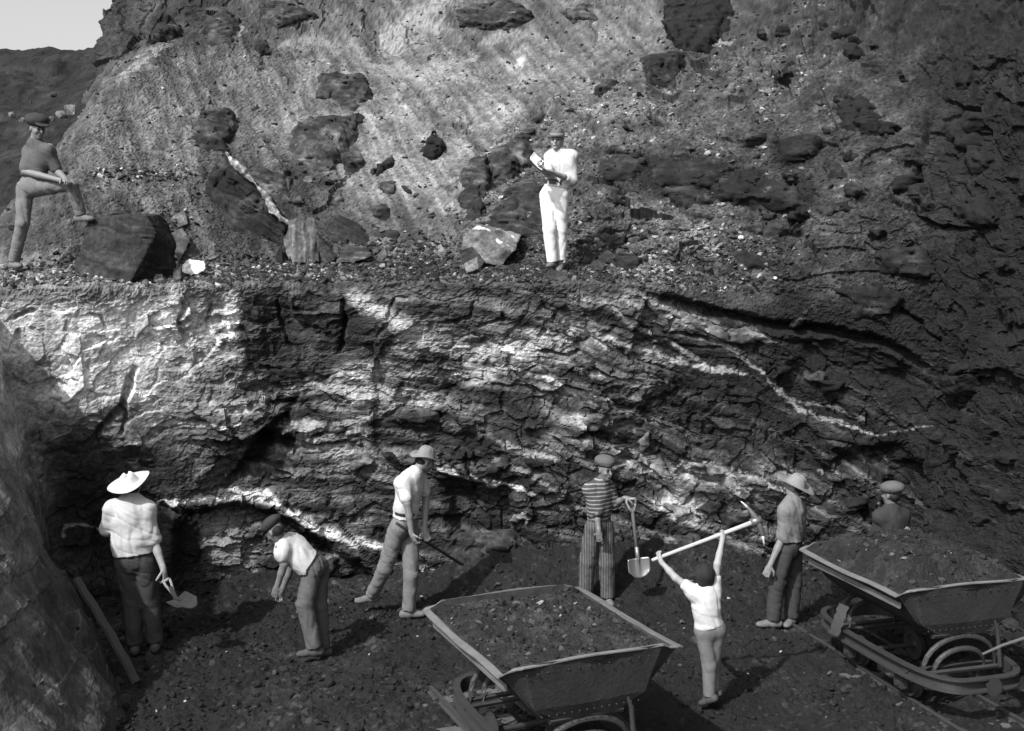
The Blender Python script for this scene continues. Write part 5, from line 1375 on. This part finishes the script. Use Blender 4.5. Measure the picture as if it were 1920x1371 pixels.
slab('page', M['paper'], nn * .052 - ax * .02 + tt * .05, ax * .080, unit(tt * .5 + nn * .8) * .042, unit(nn * .5 - tt * .8) * .002, root, .012)
# plank and small wood
def board(name, a, b, w, th, nrm, mat, label, cat='plank', seed=1):
    a, b = np.array(a), np.array(b); ax = unit(b - a); n = unit(np.array(nrm) - ax * (np.array(nrm) @ ax)); t = np.cross(n, ax); L = np.linalg.norm(b - a)
    bm = bmesh.new(); m = 14; R = []
    for i in range(m + 1):
        p = a + ax * L * i / m + n * .02 * math.sin(3 * i / m) + t * .006 * math.sin(i * 1.7 + seed)
        ww = w * (1 + .05 * math.sin(i * 2.3 + seed)); R.append([bm.verts.new([float(q) for q in p + t * ww * u + n * th * v]) for u, v in ((-1,-1),(1,-1),(1,1),(-1,1))])
    for i in range(m):
        for k in range(4): bm.faces.new((R[i][k], R[i][(k+1)%4], R[i+1][(k+1)%4], R[i+1][k]))
    bm.faces.new(R[0][::-1]); bm.faces.new(R[-1])
    o = bm_obj(name, bm, mat, None, False, a); o.location = Vector(a); return tag(o, label, cat)
pa = on_rock(132, 1090, 0, 4)[0] + [.08, -.05, .06]; pb = P(256, 1282, 9.85); pb[2] = max(pb[2], .05)
board('plank', pa, pb, .038, .014, (.8, -.3, .6), M['plank'], 'long weathered plank sloping down the earth bank to the pit floor')
#==CARTS==
# ------------------------------------------------------------------ tipping wagons, their loads and rails
M['tub'] = plain_mat('rusted wagon plate', .024, .75, .6, 4, .6, .008, .25)
M['rim'] = plain_mat('worn wagon rim', .105, .6, .6, 6, .5, .004, .4)
M['frame'] = plain_mat('wagon frame iron', .024, .6, .45, 7, .4, .005, .4)
M['rail'] = plain_mat('rail steel', .05, .5, .4, 9, .3, .003, .4, .3)
def ring(a, e, ys, ye, z, ze):
    return [(-a,-ys,z),(-e,-ye,ze),(e,-ye,ze),(a,-ys,z),(a,ys,z),(e,ye,ze),(-e,ye,ze),(-a,ys,z)]
RIM = ring(.66, .53, .735, .775, 1.00, 1.055)
def build_cart():
    root = empty('mine_wagon', (0, 0, 0), 'x', 'mine wagon', 'tipping wagons on the pit rails')
    rings = [RIM, ring(.63, .51, .725, .765, .965, 1.0), ring(.44, .42, .68, .72, .74, .72), ring(.24, .23, .64, .67, .605, .60), ring(.08, .08, .62, .65, .575, .575)]
    def shell(nm, cols_, mat):
        bm = bmesh.new(); n = 10; Q = {}
        for c in cols_:
            for r in range(len(rings) - 1):
                A, B_, C_, D = rings[r][c], rings[r][(c + 1) % 8], rings[r + 1][(c + 1) % 8], rings[r + 1][c]
                for i in range(n + 1):
                    for j in range(4 if r < len(rings) - 2 else 4):
                        u, v = i / n, j / 3
                        p = [(A[k] * (1 - u) + B_[k] * u) * (1 - v) + (D[k] * (1 - u) + C_[k] * u) * v for k in range(3)]
                        key = tuple(round(q, 4) for q in p)
                        if key not in Q:
                            w = .012 * math.sin(p[0] * 9 + p[2] * 7) * math.sin(p[1] * 7 + 1) + .005 * math.sin(p[0] * 23 + p[1] * 17 + p[2] * 19)
                            Q[key] = bm.verts.new((p[0] + w * .6, p[1] + w, p[2]))
                for i in range(n):
                    for j in range(3):
                        ks = []
                        for ii, jj in ((i, j), (i + 1, j), (i + 1, j + 1), (i, j + 1)):
                            u, v = ii / n, jj / 3
                            ks.append(Q[tuple(round((A[k] * (1 - u) + B_[k] * u) * (1 - v) + (D[k] * (1 - u) + C_[k] * u) * v, 4) for k in range(3))])
                        if len(set(ks)) == 4: bm.faces.new(ks)
        if 3 in cols_:
            bm.faces.new([bm.verts.new((x, y, z - .004)) for x, y, z in rings[-1]])
        bmesh.ops.recalc_face_normals(bm, faces=bm.faces)
        bmesh.ops.solidify(bm, geom=bm.faces[:], thickness=.010)
        return bm_obj(nm, bm, mat, root)
    shell('tub', (3, 7), M['tub'])
    shell('end_plate', (0, 1, 2), M['tub']); shell('end_plate', (4, 5, 6), M['tub'])
    # rim: a flat flange all round, dented
    bm = bmesh.new(); V_ = []
    m = 8
    for c in range(8):
        A, B_ = np.array(RIM[c]), np.array(RIM[(c + 1) % 8])
        side = c in (3, 7)
        for i in range(m):
            u = i / m; p = A * (1 - u) + B_ * u
            V_.append((p, side or (c in (0, 4) and u == 0) or (c == 4 and u == 0)))
    R = []
    for k, (p, sd) in enumerate(V_):
        o = np.array([p[0] / .66, p[1] / .76 * .35, 0]); o = unit(o) if abs(p[0]) > .6 else unit(np.array([p[0] * .3, p[1], 0]))
        w = (.050 + .005 * math.sin(k * 1.9)) if abs(p[0]) > .6 else .012
        q = p + np.array([0, 0, .004 * math.sin(k * 5.3) + .005 * math.sin(k * .61)])
        R.append([bm.verts.new([float(t) for t in q + d_]) for d_ in (np.array([0, 0, .005]), o * w + [0, 0, -.003], o * w + [0, 0, -.011], np.array([0, 0, -.006]) - o * .008, -o * .008 + [0, 0, .004])])
    for k in range(len(R)):
        a, b = R[k], R[(k + 1) % len(R)]
        for j in range(5): bm.faces.new((a[j], b[j], b[(j + 1) % 5], a[(j + 1) % 5]))
    bm_obj('rim', bm, M['rim'], root)
    for sg in (-1, 1):
        bm = bmesh.new(); bm_tube(bm, [(sg * .625, -.70, .90), (sg * .628, 0, .905), (sg * .625, .70, .90)], [(.012, .028)] * 3, 6); bm_obj('stiffener', bm, M['rim'], root)
    for sg in (-1, 1):                                       # rivet rows along the end plates
        bm = bmesh.new()
        for i in range(14):
            u = i / 13 * 2 - 1
            for (a, y, z) in ((.50, .768, .985), (.37, .716, .67)):
                bmesh.ops.create_icosphere(bm, subdivisions=1, radius=.007, matrix=Matrix.Translation((u * a, sg * (y + .004), z)))
        bm_obj('rivet', bm, M['tub'], root)
    # oval underframe
    bm = bmesh.new(); n = 56; R = []
    for k in range(n):
        t = 2 * math.pi * k / n; ct, st_ = math.cos(t), math.sin(t)
        x = .46 * math.copysign(abs(ct) ** .44, ct); y = .98 * math.copysign(abs(st_) ** .62, st_)
        o = unit(np.array([np.sign(x) * abs(x / .50) ** 4.5 / .5, np.sign(y) * abs(y / .98) ** 2.2 / .98, 0])); c = np.array([x, y, .30])
        prof = [(-.020, .056), (.042, .056), (.042, .042), (-.004, .036), (-.004, -.036), (.042, -.042), (.042, -.056), (-.020, -.056)]
        R.append([bm.verts.new([float(q) for q in c + o * a + np.array([0, 0, b])]) for a, b in prof])
    for k in range(n):
        for j in range(8): bm.faces.new((R[k][j], R[(k + 1) % n][j], R[(k + 1) % n][(j + 1) % 8], R[k][(j + 1) % 8]))
    bm_obj('underframe', bm, M['frame'], root)
    for y in (-.62, .62):
        sg = 1 if y > 0 else -1
        bm = bmesh.new()
        for rx_, zt in ((.36, .585), (.25, .48)):
            arc = [(rx_ * math.cos(t_), y + .05 * sg * math.sin(t_), .27 + (zt - .27) * math.sin(t_) ** .8) for t_ in np.linspace(math.pi, 0, 15)]
            bm_tube(bm, arc, [(.012, .022)] * 15, 8)
        bm_tube(bm, [(-.28, y + .03 * sg, .60), (.28, y + .03 * sg, .60)], [(.030, .020)] * 2, 6)
        bm_tube(bm, [(-.37, y + .02 * sg, .29), (.37, y + .02 * sg, .29)], [(.030, .022)] * 2, 6)
        bm_obj('cradle', bm, M['frame'], root)
        bm = bmesh.new(); bm_tube(bm, [(.36, y + .07 * sg, .30), (.325, y + .08 * sg, .62), (.30, y + .07 * sg, .70)], [(.018, .012), (.018, .012), (.012, .012)], 6); bm_obj('latch', bm, M['frame'], root)
        bm = bmesh.new(); bm_tube(bm, [(-.45, y * .85, .285), (.45, y * .85, .285)], [(.03, .02)] * 2, 6); bm_obj('cross_bar', bm, M['frame'], root)
        yy = y * .62
        bm = bmesh.new(); bm_tube(bm, [(-.44, yy, .135), (.44, yy, .135)], .022, 10); bm_obj('axle', bm, M['frame'], root)
        for x in (-.30, .30):
            s_ = 1 if x > 0 else -1
            V, F = lathe_hat([(.001, -.012), (.035, -.03), (.05, -.012), (.12, -.006), (.135, -.03), (.155, -.03), (.158, .016), (.182, .020), (.182, .032), (.13, .032), (.115, .010), (.05, .012), (.035, .03), (.001, .03)], 28)
            W = np.stack([-V[:, 2] * s_ + x, V[:, 0] * .74 + yy, V[:, 1] * .74 + .135], -1)
            w_ = link('wheel', mesh_np('wheel', W, F, None, False), M['frame'], root)
            bm = bmesh.new(); bmesh.ops.create_cube(bm, size=1)
            bmesh.ops.bevel(bm, geom=bm.edges[:], offset=.12, segments=2, affect='EDGES')
            for v in bm.verts: v.co = Vector((v.co.x * .07 + x + .095 * s_, v.co.y * .13 + yy, v.co.z * .12 + .15))
            bm_obj('axle_box', bm, M['frame'], root)
    bm = bmesh.new(); bm_tube(bm, [(0, -.97, .30), (0, -1.03, .30), (0, -1.06, .30)], [.03, .03, .075], 14); bm_obj('buffer', bm, M['frame'], root)
    bm = bmesh.new(); bm_tube(bm, [(0, .97, .30), (0, 1.03, .30), (0, 1.06, .30)], [.03, .03, .075], 14); bm_obj('buffer', bm, M['frame'], root)
    return root
cart = build_cart()
cart2 = cart.copy(); COL.objects.link(cart2)
for ch in list(cart.children):
    c = ch.copy(); COL.objects.link(c); c.parent = cart2
    for g in ch.children:
        d = g.copy(); COL.objects.link(d); d.parent = c
cart['label'] = 'tipping wagon filled level with dark ore in front of the striped jersey boy'
cart2['label'] = 'heaped tipping wagon standing before the man in the dark jacket'
CARTS = [(cart, (.25, 8.28), 23.5, .035), (cart2, (3.59, 10.03), 16.0, .20)]
for k, (c, (x, y), ang, dome) in enumerate(CARTS):
    z = (0.05, 0.03)[k]
    c.location = (x, y, z); c.rotation_euler = (0, 0, math.radians(ang))
    # load
    gx_, gy_ = np.meshgrid(np.linspace(-.65, .65, 90), np.linspace(-.77, .77, 100), indexing='ij')
    ins = poly_sd(gx_, gy_, [(p[0] * .975, p[1] * .985) for p in RIM])
    edge = sstep(0, -.28, ins); z0_ = gx_ * 0
    hh, _, _ = facets(gx_ * 14, gy_ * 14, 40 + k); h2, _, _ = facets(gx_ * 34, gy_ * 34, 42 + k)
    gz = .985 + .03 * sstep(.6, .77, np.abs(gy_)) + dome * edge * (1.0 + (.6 * gy_ + .5 * gx_) * (1 - k)) + .035 * fbm(gx_ * 4, gy_ * 4, z0_ + k, 4, 210) * (.3 + edge) + .010 * hh + .006 * h2
    Lp = np.stack([gx_, gy_, gz], -1); idx = np.arange(gx_.size).reshape(gx_.shape)
    F = np.stack([idx[:-1, :-1], idx[1:, :-1], idx[1:, 1:], idx[:-1, 1:]], -1).reshape(-1, 4); F = F[(ins.ravel()[F] < .012).all(1)]
    tt_ = (40, 36)[k] * np.exp(.5 * fbm(gx_ * 5, gy_ * 5, z0_, 4, 220 + k, .6) + .35 * fbm(gx_ * 30, gy_ * 30, z0_, 2, 222))
    lo = link('ore_load', mesh_np('ore_load', Lp.reshape(-1, 3), F, np.clip(lin(tt_), .01, .5).ravel()), M['floor'])
    lo.location = c.location; lo.rotation_euler = c.rotation_euler; tag(lo, 'dark broken ore filling the wagon', None, None, 'stuff')
    rs2 = np.random.RandomState(60 + k); ii = rs2.choice(np.nonzero((ins.ravel() < -.05))[0], 620)
    go = gravel('ore_rubble', Lp.reshape(-1, 3)[ii] + [0, 0, .004], .007 + .030 * rs2.rand(620) ** 5, np.clip((38, 36)[k] * np.exp(rs2.normal(.05, .45, 620)), 22, 185), 70 + k)
    go.location = c.location; go.rotation_euler = c.rotation_euler
    # rails and sleepers
    R_ = Matrix.Rotation(math.radians(ang), 3, 'Z')
    tr = empty('rail_track', (x, y, 0), ('narrow iron rails under the level filled wagon', 'narrow iron rails under the heaped wagon')[k], 'rail track'); tr.rotation_euler = (0, 0, math.radians(ang))
    def lz(yy): q = Vector((x, y, 0)) + R_ @ Vector((0, yy, 0)); return float(floor_z(q.x, q.y))
    for sx_ in (-.30, .30):
        bm = bmesh.new(); prof = [(-.030, -.05), (.030, -.05), (.026, -.042), (.006, -.036), (.006, -.016), (.017, -.010), (.017, .002), (-.017, .002), (-.017, -.010), (-.006, -.016), (-.006, -.036), (-.026, -.042)]
        ys = np.linspace(-3.2, 1.75, 30); R2 = [[bm.verts.new((sx_ + a + .012 * math.sin(yv * 1.3 + sx_), yv, z + b + .006 * math.sin(yv * 2))) for a, b in prof] for yv in ys]
        for i in range(len(ys) - 1):
            for j in range(12): bm.faces.new((R2[i][j], R2[i][(j + 1) % 12], R2[i + 1][(j + 1) % 12], R2[i + 1][j]))
        bm.faces.new(R2[0][::-1]); bm.faces.new(R2[-1]); bm_obj('rail', bm, M['rail'], tr)
    sm = None
    for i, yv in enumerate(np.arange(-2.8, 1.7, .62)):
        if sm is None:
            bm = bmesh.new(); bmesh.ops.create_cube(bm, size=1); bmesh.ops.subdivide_edges(bm, edges=bm.edges[:], cuts=3, use_grid_fill=True)
            for v in bm.verts: v.co = Vector((v.co.x * 1.0 + .01 * math.sin(v.co.y * 9), v.co.y * .14 + .008 * math.sin(v.co.x * 11), v.co.z * .08 + .004 * math.sin(v.co.x * 23)))
            o_ = bm_obj('sleeper', bm, M['wood_dark'], tr); sm = o_.data
        else: o_ = link('sleeper', sm, None, tr)
        o_.location = (.03 * math.sin(i * 2.1), yv, z - .092); o_.rotation_euler = (0, 0, .05 * math.sin(i * 3.7))
# brake lever only on the heaped wagon
inv = (Matrix.Translation(cart2.location) @ Matrix.Rotation(cart2.rotation_euler.z, 4, 'Z')).inverted()
pts = [inv @ Vector([float(q) for q in P(*t)]) for t in ((1842, 1227, 9.12), (1880, 1210, 9.13), (1935, 1192, 9.15), (2060, 1170, 9.3))]
bm = bmesh.new(); bm_tube(bm, pts, [.010, .012, .013, .015], 8); bo = bm_obj('brake_lever', bm, M['wood_dark'], cart2); bo['label'] = 'worn wooden brake lever'
st0 = P(1563, 1190, 10.22); st1 = P(1582, 1134, 10.22)
board('board_offcut', st0, st1, .045, .010, (-.2, -.95, .2), M['plank'], 'splintered piece of board stuck upright on the frame of the heaped wagon', 'board')
